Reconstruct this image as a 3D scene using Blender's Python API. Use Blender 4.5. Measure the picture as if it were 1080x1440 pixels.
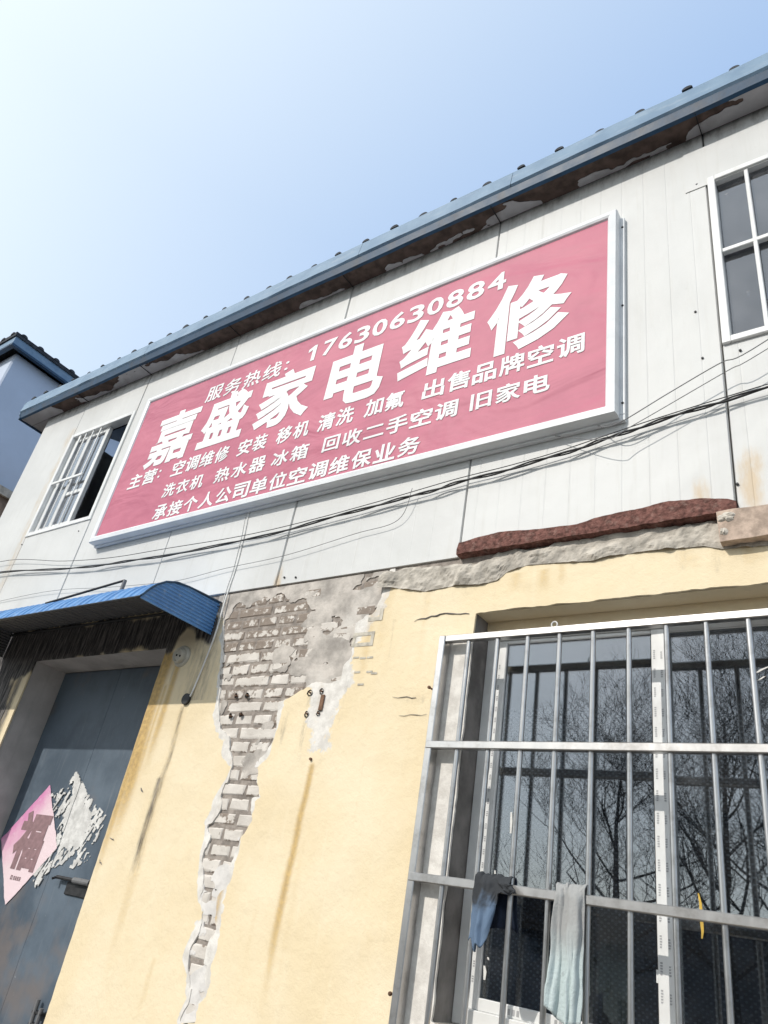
import bpy, bmesh, math, random
import numpy as np
from mathutils import Vector, Matrix
random.seed(7)
for o in list(bpy.data.objects): bpy.data.objects.remove(o)
SC = bpy.context.scene
COL = SC.collection
R_ = math.radians

# ------------------------------------------------------------------ camera
CAMY, CAMZ, FPX = -2.5, 1.6, 1017.4
# rows: world X, Y, Z axes expressed in camera axes (x right, y down, z forward)
RC = np.array([[0.81219244, -0.16896962, -0.55838402],
               [0.56034788,  0.49228768,  0.66608040],
               [0.16233822, -0.85387476,  0.49451410]])
cam = bpy.data.cameras.new('camera'); camo = bpy.data.objects.new('camera', cam); COL.objects.link(camo)
cam.sensor_fit = 'VERTICAL'; cam.sensor_height = 36.0; cam.lens = 36.0 * FPX / 1440.0
cam.clip_start = 0.05; cam.clip_end = 2000
m = Matrix([[RC[i][0], -RC[i][1], -RC[i][2]] for i in range(3)]).to_4x4()
m.translation = (0, CAMY, CAMZ); camo.matrix_world = m
SC.camera = camo

# ------------------------------------------------------------------ light
SUND = Vector((-0.20, -0.51, 0.395)).normalized()       # towards the sun (from the awning's shadow on the wall)
w = bpy.data.worlds.new('World'); SC.world = w; w.use_nodes = True
wt = w.node_tree; bg = wt.nodes['Background']
sky = wt.nodes.new('ShaderNodeTexSky'); sky.sky_type = 'NISHITA'; sky.sun_disc = False
sky.sun_elevation = math.asin(SUND.z); sky.sun_rotation = math.atan2(SUND.x, SUND.y)
sky.air_density = 1.0; sky.dust_density = 1.0; sky.ozone_density = 1.0; sky.altitude = 30
# thin bright haze over the clear sky: whiter towards the sun and the horizon
tc = wt.nodes.new('ShaderNodeTexCoord'); dp = wt.nodes.new('ShaderNodeVectorMath'); dp.operation = 'DOT_PRODUCT'; dp.inputs[1].default_value = SUND
wt.links.new(tc.outputs['Generated'], dp.inputs[0]); sz_ = wt.nodes.new('ShaderNodeSeparateXYZ'); wt.links.new(tc.outputs['Generated'], sz_.inputs[0])
mr = wt.nodes.new('ShaderNodeMapRange'); mr.inputs[1].default_value = -.60; mr.inputs[2].default_value = .65; wt.links.new(dp.outputs['Value'], mr.inputs[0])
mh = wt.nodes.new('ShaderNodeMapRange'); mh.inputs[1].default_value = .75; mh.inputs[2].default_value = 0.0; wt.links.new(sz_.outputs[2], mh.inputs[0])
sq = wt.nodes.new('ShaderNodeMath'); sq.operation = 'POWER'; sq.inputs[1].default_value = 2.0; sq.use_clamp = True; wt.links.new(mr.outputs[0], sq.inputs[0])
av = wt.nodes.new('ShaderNodeMath'); av.operation = 'MULTIPLY_ADD'; wt.links.new(mh.outputs[0], av.inputs[0]); av.inputs[1].default_value = .5; wt.links.new(sq.outputs[0], av.inputs[2]); av.use_clamp = True
hz = wt.nodes.new('ShaderNodeMix'); hz.data_type = 'RGBA'; wt.links.new(av.outputs[0], hz.inputs[0])
SKYS = 0.05
hz.inputs[6].default_value = (.13 / SKYS, .32 / SKYS, .68 / SKYS, 1); hz.inputs[7].default_value = (.86 / SKYS, .94 / SKYS, .97 / SKYS, 1)
ad = wt.nodes.new('ShaderNodeMix'); ad.data_type = 'RGBA'; ad.blend_type = 'ADD'; ad.inputs[0].default_value = 1.0
wt.links.new(sky.outputs[0], ad.inputs[6]); wt.links.new(hz.outputs[2], ad.inputs[7])
wt.links.new(ad.outputs[2], bg.inputs[0]); bg.inputs[1].default_value = SKYS
sl = bpy.data.lights.new('sun', 'SUN'); sl.energy = 3.0; sl.angle = R_(0.6); sl.color = (1.0, 0.95, 0.87)
so = bpy.data.objects.new('sun', sl); COL.objects.link(so)
so.rotation_euler = (-SUND).to_track_quat('-Z', 'Y').to_euler(); so.location = (-8, -20, 16)
SC.view_settings.view_transform = 'Standard'; SC.view_settings.look = 'None'
SC.view_settings.exposure = 0.0; SC.view_settings.gamma = 1.0; SC.view_settings.use_curve_mapping = False

# ------------------------------------------------------------------ helpers
def PX(px, py, y=0.0):
    """photo pixel -> point on the plane at depth y (0 = face of the wall)"""
    d = RC @ np.array([px - 540, py - 720, FPX]); t = (y - CAMY) / d[1]
    return Vector((d[0] * t, y, d[2] * t + CAMZ))
def ONX(px, py, x):
    d = RC @ np.array([px - 540, py - 720, FPX]); t = x / d[0]
    return Vector((x, d[1] * t + CAMY, d[2] * t + CAMZ))
def zz(ox, oy, s): return lambda x, y: (ox + s * x, oy + s * y)

_rng = np.random.RandomState(3); _tab = _rng.rand(256, 256)
def vnoise(x, y, seed=0):
    x = np.asarray(x, float) + seed * 17.31; y = np.asarray(y, float) + seed * 9.77
    xi = np.floor(x).astype(int); yi = np.floor(y).astype(int); fx = x - xi; fy = y - yi
    fx = fx * fx * (3 - 2 * fx); fy = fy * fy * (3 - 2 * fy)
    a = _tab[xi & 255, yi & 255]; b = _tab[(xi + 1) & 255, yi & 255]
    c = _tab[xi & 255, (yi + 1) & 255]; d = _tab[(xi + 1) & 255, (yi + 1) & 255]
    return (a * (1 - fx) + b * fx) * (1 - fy) + (c * (1 - fx) + d * fx) * fy - 0.5
def fbm(x, y, seed=0, o=4):
    s = 0; a = 1.0; x = np.asarray(x, float); y = np.asarray(y, float)
    for k in range(o): s = s + a * vnoise(x * 2 ** k, y * 2 ** k, seed + k); a *= .5
    return s
def sstep(a, b, x):
    t = np.clip((x - a) / (b - a), 0, 1); return t * t * (3 - 2 * t)
def sdpoly(X, Z, poly):
    """signed distance, positive outside"""
    d = np.full(X.shape, 1e9); ins = np.zeros(X.shape, bool); n = len(poly)
    for i in range(n):
        ax, az = poly[i]; bx, bz = poly[(i + 1) % n]
        ex, ez = bx - ax, bz - az; L = ex * ex + ez * ez + 1e-12
        t = np.clip(((X - ax) * ex + (Z - az) * ez) / L, 0, 1)
        d = np.minimum(d, (X - ax - t * ex) ** 2 + (Z - az - t * ez) ** 2)
        c = ((az > Z) != (bz > Z)) & (X < (bx - ax) * (Z - az) / (bz - az + 1e-12) + ax)
        ins ^= c
    d = np.sqrt(d); return np.where(ins, -d, d)
def sdrect(X, Z, x0, x1, z0, z1):
    cx, cz = (x0 + x1) / 2, (z0 + z1) / 2
    qx = np.abs(X - cx) - (x1 - x0) / 2; qz = np.abs(Z - cz) - (z1 - z0) / 2
    return np.hypot(np.maximum(qx, 0), np.maximum(qz, 0)) + np.minimum(np.maximum(qx, qz), 0)

WLOC = {}
def tag(o, label=None, cat=None, group=None, kind=None):
    if label: o['label'] = label
    if cat: o['category'] = cat
    if group: o['group'] = group
    if kind: o['kind'] = kind
    return o
def attach(o, parent):
    if parent is not None:
        o.parent = parent; o.matrix_parent_inverse = Matrix.Translation(-WLOC[parent.name])
def thing(name, loc, label, cat, group=None, parent=None):
    o = bpy.data.objects.new(name, None); COL.objects.link(o); o.location = loc; o.empty_display_size = .1
    WLOC[o.name] = Vector(loc); attach(o, parent)
    return tag(o, label, cat, group)
def mk(name, verts, faces, mat, parent=None, smooth=False, bevel=0, solid=0, seg=1, origin=None):
    V = np.array([tuple(v) for v in verts], float)
    c = (V.min(0) + V.max(0)) / 2 if origin is None else np.array(origin, float)
    me = bpy.data.meshes.new(name); me.from_pydata((V - c).tolist(), [], [list(f_) for f_ in faces]); me.update()
    if mat is not None: me.materials.append(M[mat])
    if smooth: me.polygons.foreach_set('use_smooth', [True] * len(me.polygons))
    o = bpy.data.objects.new(name, me); COL.objects.link(o); o.location = c
    WLOC[o.name] = Vector(c); attach(o, parent)
    if solid:
        s = o.modifiers.new('s', 'SOLIDIFY'); s.thickness = solid; s.offset = 0
    if bevel:
        b = o.modifiers.new('b', 'BEVEL'); b.width = bevel; b.segments = seg; b.limit_method = 'ANGLE'
    return o
class MB:
    def __init__(s): s.v = []; s.f = []
    def box(s, x0, x1, y0, y1, z0, z1):
        n = len(s.v)
        s.v += [(x0, y0, z0), (x1, y0, z0), (x1, y1, z0), (x0, y1, z0), (x0, y0, z1), (x1, y0, z1), (x1, y1, z1), (x0, y1, z1)]
        s.f += [[n + i for i in q] for q in ((0, 3, 2, 1), (4, 5, 6, 7), (0, 1, 5, 4), (1, 2, 6, 5), (2, 3, 7, 6), (3, 0, 4, 7))]
        return s
    def tube(s, pts, r, n=8, cap=True):
        pts = [Vector(p) for p in pts]; rs = r if isinstance(r, (list, tuple)) else [r] * len(pts)
        b0 = len(s.v); prev = None
        for i, p in enumerate(pts):
            t = (pts[min(i + 1, len(pts) - 1)] - pts[max(i - 1, 0)]).normalized()
            if prev is None:
                a = Vector((0, 0, 1)) if abs(t.z) < .9 else Vector((1, 0, 0)); u = t.cross(a).normalized()
            else: u = (prev - t * prev.dot(t)).normalized()
            prev = u; vv = t.cross(u)
            for k in range(n):
                an = 2 * math.pi * k / n; s.v.append(tuple(p + (u * math.cos(an) + vv * math.sin(an)) * rs[i]))
        for i in range(len(pts) - 1):
            for k in range(n):
                a = b0 + i * n + k; b = b0 + i * n + (k + 1) % n; s.f.append([a, b, b + n, a + n])
        if cap:
            s.f.append([b0 + k for k in range(n)][::-1]); e = b0 + (len(pts) - 1) * n; s.f.append([e + k for k in range(n)])
        return s
    def lathe(s, base, axis, prof, n=24):
        """prof: (distance along axis, radius)"""
        axis = Vector(axis).normalized(); a = Vector((0, 0, 1)) if abs(axis.z) < .9 else Vector((1, 0, 0))
        u = axis.cross(a).normalized(); vv = axis.cross(u); b0 = len(s.v); base = Vector(base)
        for h, r in prof:
            for k in range(n):
                an = 2 * math.pi * k / n; s.v.append(tuple(base + axis * h + (u * math.cos(an) + vv * math.sin(an)) * r))
        for i in range(len(prof) - 1):
            for k in range(n):
                p = b0 + i * n + k; q = b0 + i * n + (k + 1) % n; s.f.append([p, q, q + n, p + n])
        s.f.append([b0 + k for k in range(n)][::-1]); e = b0 + (len(prof) - 1) * n; s.f.append([e + k for k in range(n)])
        return s
    def build(s, name, mat, parent=None, **k): return mk(name, s.v, s.f, mat, parent, **k)
def bx(name, mat, parent, x0, x1, y0, y1, z0, z1, **k):
    return MB().box(x0, x1, y0, y1, z0, z1).build(name, mat, parent, **k)
def sheet(name, F, us, vs, fn, thick, mat, parent=None, attr=None, smooth=False):
    """outline sheet: keeps the area where F(u,v)>0; fn(u,v) -> point, thick = inward vector"""
    nu, nv = F.shape; I = F > 0
    gid = -np.ones(F.shape, int); V = []; UV = []; faces = []; ed = {}
    def g(i, j):
        if gid[i, j] < 0:
            gid[i, j] = len(UV); UV.append((us[i], vs[j]))
        return int(gid[i, j])
    def e(i, j, k, l):
        key = (i, j, k, l) if (i, j) < (k, l) else (k, l, i, j)
        if key not in ed:
            t = F[i, j] / (F[i, j] - F[k, l]); t = min(max(t, .02), .98)
            ed[key] = len(UV); UV.append((us[i] + (us[k] - us[i]) * t, vs[j] + (vs[l] - vs[j]) * t))
        return ed[key]
    c = I[:-1, :-1].astype(int) + I[1:, :-1] + I[1:, 1:] + I[:-1, 1:]
    for i, j in zip(*np.nonzero(c)):
        q = ((i, j), (i + 1, j), (i + 1, j + 1), (i, j + 1))
        if c[i, j] == 4: faces.append([g(*p) for p in q]); continue
        poly = []
        for a in range(4):
            p, n = q[a], q[(a + 1) % 4]
            if I[p]: poly.append(g(*p))
            if I[p] != I[n]: poly.append(e(*p, *n))
        if len(poly) >= 3: faces.append(poly)
    UV = np.array(UV); nb = len(UV); V = [tuple(fn(u, v)) for u, v in UV]
    if thick is not None:
        de = set()
        for f_ in faces:
            for a in range(len(f_)): de.add((f_[a], f_[(a + 1) % len(f_)]))
        mp = {}
        def bk(i):
            if i not in mp: mp[i] = len(V); V.append(tuple(Vector(V[i]) + thick))
            return mp[i]
        for a, b in list(de):
            if (b, a) not in de: faces.append([b, a, bk(a), bk(b)])
    o = mk(name, V, faces, mat, parent, smooth=smooth)
    if attr is not None:
        A = attr(UV[:, 0], UV[:, 1]); full = np.ones((len(V), 4)); full[:nb, :3] = A
        if thick is not None:
            for i, k in mp.items(): full[k, :3] = A[i]
        at = o.data.attributes.new('paint', 'FLOAT_COLOR', 'POINT'); at.data.foreach_set('color', full.ravel())
    return o

# ------------------------------------------------------------------ materials
M = {}
class NT:
    def __init__(s, name):
        s.m = bpy.data.materials.new(name); s.m.use_nodes = True; s.t = s.m.node_tree; s.t.nodes.clear()
        s.out = s.t.nodes.new('ShaderNodeOutputMaterial'); M[name] = s.m; s.geo = None
    def n(s, ty, **k):
        x = s.t.nodes.new(ty)
        for a, b in k.items(): setattr(x, a, b)
        return x
    def l(s, a, b): s.t.links.new(a, b)
    def pos(s):
        if s.geo is None: s.geo = s.n('ShaderNodeNewGeometry')
        return s.geo.outputs['Position']
    def put(s, sock, v):
        if hasattr(v, 'is_output'): s.l(v, sock)
        elif isinstance(v, (tuple, list)): sock.default_value = (*v, 1.0) if len(v) == 3 and len(sock.default_value) == 4 else v
        else: sock.default_value = v
    def noise(s, scale, detail=4, rough=.55, stretch=None, dist=0):
        x = s.n('ShaderNodeTexNoise'); x.inputs['Scale'].default_value = scale; x.inputs['Detail'].default_value = detail
        x.inputs['Roughness'].default_value = rough; x.inputs['Distortion'].default_value = dist
        if stretch:
            mp = s.n('ShaderNodeMapping'); mp.inputs['Scale'].default_value = stretch; s.l(s.pos(), mp.inputs[0]); s.l(mp.outputs[0], x.inputs[0])
        else: s.l(s.pos(), x.inputs[0])
        return x.outputs[0]
    def ramp(s, v, a, b):
        x = s.n('ShaderNodeMapRange'); x.interpolation_type = 'SMOOTHSTEP'; x.inputs[1].default_value = a; x.inputs[2].default_value = b
        s.l(v, x.inputs[0]); return x.outputs[0]
    def math(s, op, a, b=0.0, c=None):
        x = s.n('ShaderNodeMath'); x.operation = op; s.put(x.inputs[0], a); s.put(x.inputs[1], b)
        if c is not None: s.put(x.inputs[2], c)
        return x.outputs[0]
    def mix(s, fac, a, b):
        x = s.n('ShaderNodeMix'); x.data_type = 'RGBA'; s.put(x.inputs[0], fac); s.put(x.inputs[6], a); s.put(x.inputs[7], b); return x.outputs[2]
    def bump(s, h, strength=.3, dist=.01):
        x = s.n('ShaderNodeBump'); x.inputs['Strength'].default_value = strength; x.inputs['Distance'].default_value = dist; s.l(h, x.inputs['Height']); return x.outputs[0]
    def bsdf(s, col, rough=.7, metal=0.0, nrm=None, spec=.5, **k):
        x = s.n('ShaderNodeBsdfPrincipled'); s.put(x.inputs['Base Color'], col); s.put(x.inputs['Roughness'], rough); s.put(x.inputs['Metallic'], metal)
        x.inputs['Specular IOR Level'].default_value = spec
        if nrm is not None: s.l(nrm, x.inputs['Normal'])
        s.l(x.outputs[0], s.out.inputs[0]); return x
    def attr(s, name='paint'):
        x = s.n('ShaderNodeAttribute'); x.attribute_name = name; sp = s.n('ShaderNodeSeparateColor'); s.l(x.outputs['Color'], sp.inputs[0]); return sp.outputs
    def xyz(s):
        sp = s.n('ShaderNodeSeparateXYZ'); s.l(s.pos(), sp.inputs[0]); return sp.outputs
def simple(name, c, rough=.6, var=.12, scale=12, metal=0, bump=.15, bscale=60, bdist=.004, spec=.5, streak=None, dirt=None, dirtamt=.3):
    t = NT(name)
    n1 = t.noise(scale, 5); f1 = t.ramp(n1, .3, .7)
    col = t.mix(f1, tuple(x * (1 - var) for x in c), tuple(min(1, x * (1 + var)) for x in c))
    if dirt:
        d = t.ramp(t.noise(scale * .6, 6, .65, stretch=streak or (1, 1, 1)), .5, .75); d = t.math('MULTIPLY', d, dirtamt)
        col = t.mix(d, col, dirt)
    r = t.math('MULTIPLY_ADD', n1, .25, rough - .12)
    t.bsdf(col, r, metal, t.bump(t.noise(bscale, 4), bump, bdist), spec); return t

# plaster: yellow paint, bared primer (r), brown stain (g), soot and painted awning shade (b)
t = NT('plaster'); a = t.attr()
nlow = t.noise(2.2, 5); nst = t.noise(5, 5, .6, stretch=(6, 1, .7)); nf = t.noise(40, 5, .6)
col = t.mix(t.ramp(nlow, .3, .7), (.77, .635, .42), (.82, .70, .50))
col = t.mix(t.math('MULTIPLY', t.ramp(nst, .5, .8), .35), col, (.84, .74, .55))
col = t.mix(t.math('MULTIPLY', t.ramp(t.noise(9, 6, .7), .58, .75), .22), col, (.52, .42, .28))
prim = t.mix(t.ramp(t.noise(14, 6, .65), .35, .65), (.62, .585, .54), (.80, .765, .715))
pm = t.ramp(t.math('ADD', a[0], t.math('MULTIPLY', t.math('SUBTRACT', nf, .5), .9)), .42, .58)
col = t.mix(pm, col, prim)
bs = t.mix(t.ramp(nf, .3, .7), (.40, .25, .085), (.62, .42, .16))
col = t.mix(t.math('MULTIPLY', t.ramp(t.math('ADD', a[1], t.math('MULTIPLY', t.math('SUBTRACT', nf, .5), .5)), .1, 1.0), .9), col, bs)
gs = t.mix(t.ramp(t.noise(6, 6, .7, stretch=(9, 1, 1)), .4, .68), (.035, .033, .034), (.22, .20, .19))
col = t.mix(t.ramp(t.math('ADD', a[2], t.math('MULTIPLY', t.math('SUBTRACT', t.noise(8, 6, .7, stretch=(5, 1, 1)), .5), .9)), .2, .85), col, gs)
h = t.math('ADD', t.math('MULTIPLY', t.noise(3, 3), 2.2), t.math('ADD', t.math('MULTIPLY', nf, .35), t.math('MULTIPLY', t.noise(180, 3), .12)))
t.bsdf(col, .88, 0, t.bump(h, .35, .02), .25)
# bricks: whitewashed, worn through to grey-brown
def brickmat(name, bare, bare2, wash1, wash2):
    t = NT(name); oi = t.n('ShaderNodeObjectInfo'); sp = t.n('ShaderNodeSeparateColor'); t.l(oi.outputs['Color'], sp.inputs[0])
    n1 = t.noise(26, 6, .65); n2 = t.noise(8, 4)
    b = t.mix(n1, bare, bare2); wsh = t.mix(t.ramp(n2, .3, .7), wash1, wash2)
    tc = t.n('ShaderNodeTexCoord'); gs_ = t.n('ShaderNodeSeparateXYZ'); t.l(tc.outputs['Generated'], gs_.inputs[0])
    ed = lambda q, k: t.math('MULTIPLY', t.math('SUBTRACT', .5, t.math('ABSOLUTE', t.math('SUBTRACT', q, .5))), k)
    em = t.math('MINIMUM', ed(gs_.outputs[0], .2), ed(gs_.outputs[2], .056))
    ev = t.math('MULTIPLY', t.math('SUBTRACT', t.math('MINIMUM', em, .014), .008), 42.0)
    v = t.math('ADD', t.math('ADD', t.math('MULTIPLY', t.math('SUBTRACT', n1, .5), 2.6), t.math('MULTIPLY', t.math('SUBTRACT', t.noise(11, 5, .6), .5), 2.2)), t.math('ADD', ev, sp.outputs[0]))
    col = t.mix(t.ramp(v, .40, .62), b, wsh)
    t.bsdf(col, .92, 0, t.bump(t.math('ADD', n1, t.math('MULTIPLY', t.noise(120, 3), .4)), .55, .006), .2)
brickmat('brick', (.215, .175, .145), (.33, .275, .23), (.56, .515, .465), (.72, .67, .615))
simple('mortar', (.30, .262, .232), .95, .3, 22, bump=.6, bscale=70, bdist=.006, spec=.2, dirt=(.17, .145, .125), dirtamt=.5)
simple('skim', (.46, .42, .38), .95, .34, 9, bump=.45, bscale=55, bdist=.006, spec=.2, dirt=(.62, .585, .54), dirtamt=.75)
simple('whitewash', (.68, .65, .62), .95, .12, 14, bump=.4, bscale=50, bdist=.005, spec=.2, dirt=(.42, .40, .38), dirtamt=.5)
simple('concrete', (.47, .43, .375), .95, .28, 14, bump=.55, bscale=45, bdist=.010, spec=.15, dirt=(.26, .225, .19), dirtamt=.6)
simple('reveal_grey', (.20, .185, .175), .93, .3, 8, bump=.4, bscale=50, spec=.2, dirt=(.40, .38, .36), dirtamt=.55, streak=(1, 1, .4))
simple('reveal_white', (.50, .47, .45), .9, .14, 5, bump=.3, bscale=40, spec=.25, dirt=(.2, .19, .18), dirtamt=.5, streak=(2, 2, .3))
simple('pink_stone', (.47, .365, .295), .9, .25, 30, bump=.5, bscale=70, spec=.2, dirt=(.28, .22, .18), dirtamt=.6)
# upper wall panels: white coated steel with rust by two seams
t = NT('panel'); X = t.xyz()
nz = t.noise(4, 6, .6, stretch=(7, 1, .5)); nb = t.noise(1.3, 3)
col = t.mix(t.ramp(nb, .35, .65), (.57, .57, .56), (.635, .635, .625))
col = t.mix(t.math('MULTIPLY', t.ramp(nz, .50, .78), .45), col, (.52, .51, .48))
col = t.mix(t.math('MULTIPLY', t.ramp(t.noise(30, 6, .7), .62, .75), .25), col, (.45, .43, .40))
rn = t.noise(9, 6, .7, stretch=(2.2, 1, .7))
def near(xc, wd, z0, z1):
    dx = t.math('ABSOLUTE', t.math('SUBTRACT', X[0], xc)); g = t.math('SUBTRACT', 1.0, t.ramp(dx, 0, wd))
    if z0 is None: return g
    return t.math('MULTIPLY', g, t.math('MULTIPLY', t.ramp(X[2], z0 - .1, z0), t.math('SUBTRACT', 1.0, t.ramp(X[2], z1, z1 + .2))))
for xc, wd, z0, z1, am in ((-5.98, .22, 3.1, 5.1, .65), (-.37, .11, 3.0, 3.32, .85), (-2.74, .07, 3.0, 3.13, .9), (-.55, .09, 3.1, 3.22, .8), (-5.0, .10, 5.0, 5.3, .5)):
    f_ = t.ramp(t.math('MULTIPLY', near(xc, wd, z0, z1), t.math('MULTIPLY', rn, am * 1.5)), .28, .8)
    col = t.mix(t.math('MULTIPLY', f_, .8), col, (.50, .37, .22))
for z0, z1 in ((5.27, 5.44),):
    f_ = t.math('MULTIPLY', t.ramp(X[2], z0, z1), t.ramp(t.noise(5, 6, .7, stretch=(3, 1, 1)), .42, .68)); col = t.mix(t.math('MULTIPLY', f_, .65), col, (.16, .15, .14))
hb = t.math('ADD', t.noise(2.0, 3), t.math('MULTIPLY', t.noise(40, 3), .03))
t.bsdf(col, t.math('MULTIPLY_ADD', nb, .2, .42), 0, t.bump(hb, .5, .03), .4)
simple('soffit_paint', (.40, .39, .41), .8, .12, 6, bump=.2, bscale=30, spec=.3, dirt=(.16, .14, .13), dirtamt=.7)
simple('soffit_bare', (.085, .06, .052), .9, .4, 14, bump=.5, bscale=40, spec=.2)
t = NT('blue_steel'); n1 = t.noise(7, 5); X = t.xyz()
col = t.mix(t.ramp(n1, .3, .7), (.13, .215, .32), (.18, .275, .385))
col = t.mix(t.math('MULTIPLY', t.ramp(t.noise(5, 6, .7, stretch=(1, 1, 4)), .5, .72), .45), col, (.32, .39, .46))
col = t.mix(t.math('MULTIPLY', t.ramp(t.noise(22, 6, .7), .62, .78), .6), col, (.10, .09, .085))
t.bsdf(col, .5, 0, t.bump(t.noise(18, 4), .15, .006), .45)
simple('blue_lip', (.018, .055, .11), .5, .2, 9, bump=.1, spec=.4, dirt=(.05, .04, .035), dirtamt=.6)
simple('roof_tile', (.045, .05, .06), .8, .4, 20, bump=.4, spec=.25)
t = NT('awning_blue'); X = t.xyz(); n1 = t.noise(9, 5)
col = t.mix(t.ramp(n1, .3, .7), (.085, .225, .48), (.11, .28, .56))
col = t.mix(t.math('MULTIPLY', t.ramp(t.noise(30, 5, .7), .52, .72), .45), col, (.36, .46, .58))
gz = t.n('ShaderNodeNewGeometry')
col = t.mix(gz.outputs['Backfacing'], col, (.13, .13, .14))
t.bsdf(col, .42, 0, t.bump(n1, .08, .004), .5)
simple('dark_steel', (.035, .035, .037), .55, .3, 30, metal=.4, bump=.2)
simple('cable', (.018, .018, .02), .6, .2, 30, bump=.1)
simple('white_wire', (.72, .71, .69), .55, .1, 30, bump=.1)
simple('thin_grey', (.16, .16, .165), .6, .1, 30, bump=.1)
simple('sign_frame', (.74, .755, .77), .38, .05, 6, bump=.08, bscale=30, spec=.5, dirt=(.45, .46, .47), dirtamt=.3, streak=(1, 1, 3))
# banner cloth with slack creases; the print uses the same relief
def clothmat(name, c1, c2, rough=.55):
    t = NT(name); 
    cr = t.noise(2.0, 3, .5, stretch=(.8, 1, 1.3), dist=.9); cr2 = t.noise(5, 2, .5, stretch=(.4, 1, 1.9), dist=.9)
    col = t.mix(t.ramp(t.noise(3, 4), .3, .7), c1, c2)
    hh = t.math('ADD', t.math('MULTIPLY', cr, 1.0), t.math('ADD', t.math('MULTIPLY', cr2, .10), t.math('MULTIPLY', t.noise(350, 2), .012)))
    t.bsdf(col, rough, 0, t.bump(hh, .6, .05), .35)
clothmat('banner_red', (.46, .125, .19), (.53, .155, .22))
clothmat('banner_white', (.78, .78, .78), (.82, .82, .82))
simple('pvc_white', (.74, .74, .73), .4, .06, 8, bump=.05, spec=.5, dirt=(.42, .40, .38), dirtamt=.45, streak=(1, 1, .5))
simple('film_print', (.38, .38, .39), .6, .1, 60)
simple('shadow_gap', (.012, .012, .014), .9, .1, 10)
simple('interior', (.06, .06, .065), .9, .2, 4)
simple('curtain', (.40, .40, .44), .9, .12, 10, bump=.3, bscale=20, streak=(6, 1, .3), dirt=(.2, .2, .23), dirtamt=.7)
# glass: mirror-like reflection over a dim see-through
def glassmat(name, tint, f0, dust):
    t = NT(name); gl = t.n('ShaderNodeBsdfGlossy'); gl.inputs['Roughness'].default_value = .012; gl.inputs['Color'].default_value = (.92, .95, 1, 1)
    tr = t.n('ShaderNodeBsdfTransparent'); tr.inputs[0].default_value = (*tint, 1)
    lw = t.n('ShaderNodeFresnel'); lw.inputs[0].default_value = 1.52
    fac = t.math('ADD', t.math('MULTIPLY', lw.outputs[0], 2.3), f0)
    t.l(t.bump(t.noise(1.4, 2), .05, .02), gl.inputs['Normal'])
    mx = t.n('ShaderNodeMixShader'); t.l(fac, mx.inputs[0]); t.l(tr.outputs[0], mx.inputs[1]); t.l(gl.outputs[0], mx.inputs[2])
    df = t.n('ShaderNodeBsdfDiffuse'); df.inputs[0].default_value = (.6, .6, .6, 1)
    m2 = t.n('ShaderNodeMixShader'); dd = t.math('ADD', t.math('MULTIPLY', t.ramp(t.noise(26, 5, .75), .66, .72), dust), t.math('MULTIPLY', t.ramp(t.noise(3, 5, .6), .3, .8), dust * .25))
    t.l(dd, m2.inputs[0]); t.l(mx.outputs[0], m2.inputs[1]); t.l(df.outputs[0], m2.inputs[2]); t.l(m2.outputs[0], t.out.inputs[0])
glassmat('glass', (.80, .84, .86), .045, .12)
glassmat('dusty_glass', (.70, .70, .76), .06, .50)
# patterned privacy film behind the pane: staggered dots
t = NT('dotted_film'); X = t.xyz()
sx = t.math('SINE', t.math('MULTIPLY', X[0], 2 * math.pi / .024)); sz = t.math('SINE', t.math('MULTIPLY', X[2], 2 * math.pi / .0195))
dots = t.ramp(t.math('MULTIPLY', sx, sz), .15, .75)
nn = t.ramp(t.noise(3, 4), .35, .7)
col = t.mix(t.math('MULTIPLY', dots, t.math('MULTIPLY_ADD', nn, .6, .3)), (.06, .06, .07), (.48, .49, .52))
t.bsdf(col, .5, 0, t.bump(dots, .4, .003), .4)
t = NT('stainless'); n1 = t.noise(30, 4, .6, stretch=(1, 1, .15))
col = t.mix(t.ramp(t.noise(12, 5, .7), .45, .75), (.52, .51, .50), (.36, .345, .33))
t.bsdf(col, t.math('MULTIPLY_ADD', n1, .2, .24), .92, t.bump(n1, .06, .002), .5)
simple('rust', (.15, .072, .060), .95, .45, 50, bump=1.0, bscale=90, bdist=.008, spec=.15, dirt=(.33, .22, .185), dirtamt=.6)
simple('rust_brown', (.17, .10, .065), .9, .4, 20, bump=.5, bscale=60, spec=.2)
# door: faded blue-grey steel paint
t = NT('door_steel'); X = t.xyz(); n1 = t.noise(2.4, 5, .6)
col = t.mix(t.ramp(n1, .35, .65), (.060, .085, .115), (.115, .15, .19))
sc1 = t.ramp(t.noise(7, 6, .7, stretch=(10, 1, .55)), .55, .78); col = t.mix(t.math('MULTIPLY', sc1, .42), col, (.24, .25, .27))
col = t.mix(t.math('MULTIPLY', t.ramp(t.noise(1.9, 4, .6), .52, .66), .75), col, (.17, .145, .135))
col = t.mix(t.math('MULTIPLY', t.ramp(t.noise(45, 5, .75), .66, .74), .6), col, (.5, .5, .5))
t.bsdf(col, t.math('MULTIPLY_ADD', n1, .3, .38), 0, t.bump(t.math('ADD', n1, t.math('MULTIPLY', t.noise(60, 3), .08)), .2, .012), .45)
t = NT('poster'); X = t.xyz(); n1 = t.noise(6, 5, .65)
g_ = t.math('ADD', t.math('MULTIPLY', t.math('SUBTRACT', X[2], 1.70), 1.7), t.math('MULTIPLY', t.math('SUBTRACT', -4.58, X[0]), 2.2))
v = t.math('ADD', g_, t.math('MULTIPLY', t.math('SUBTRACT', n1, .5), .9))
col = t.mix(t.ramp(v, -.05, .9), (.80, .64, .67), (.66, .24, .46))
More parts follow.
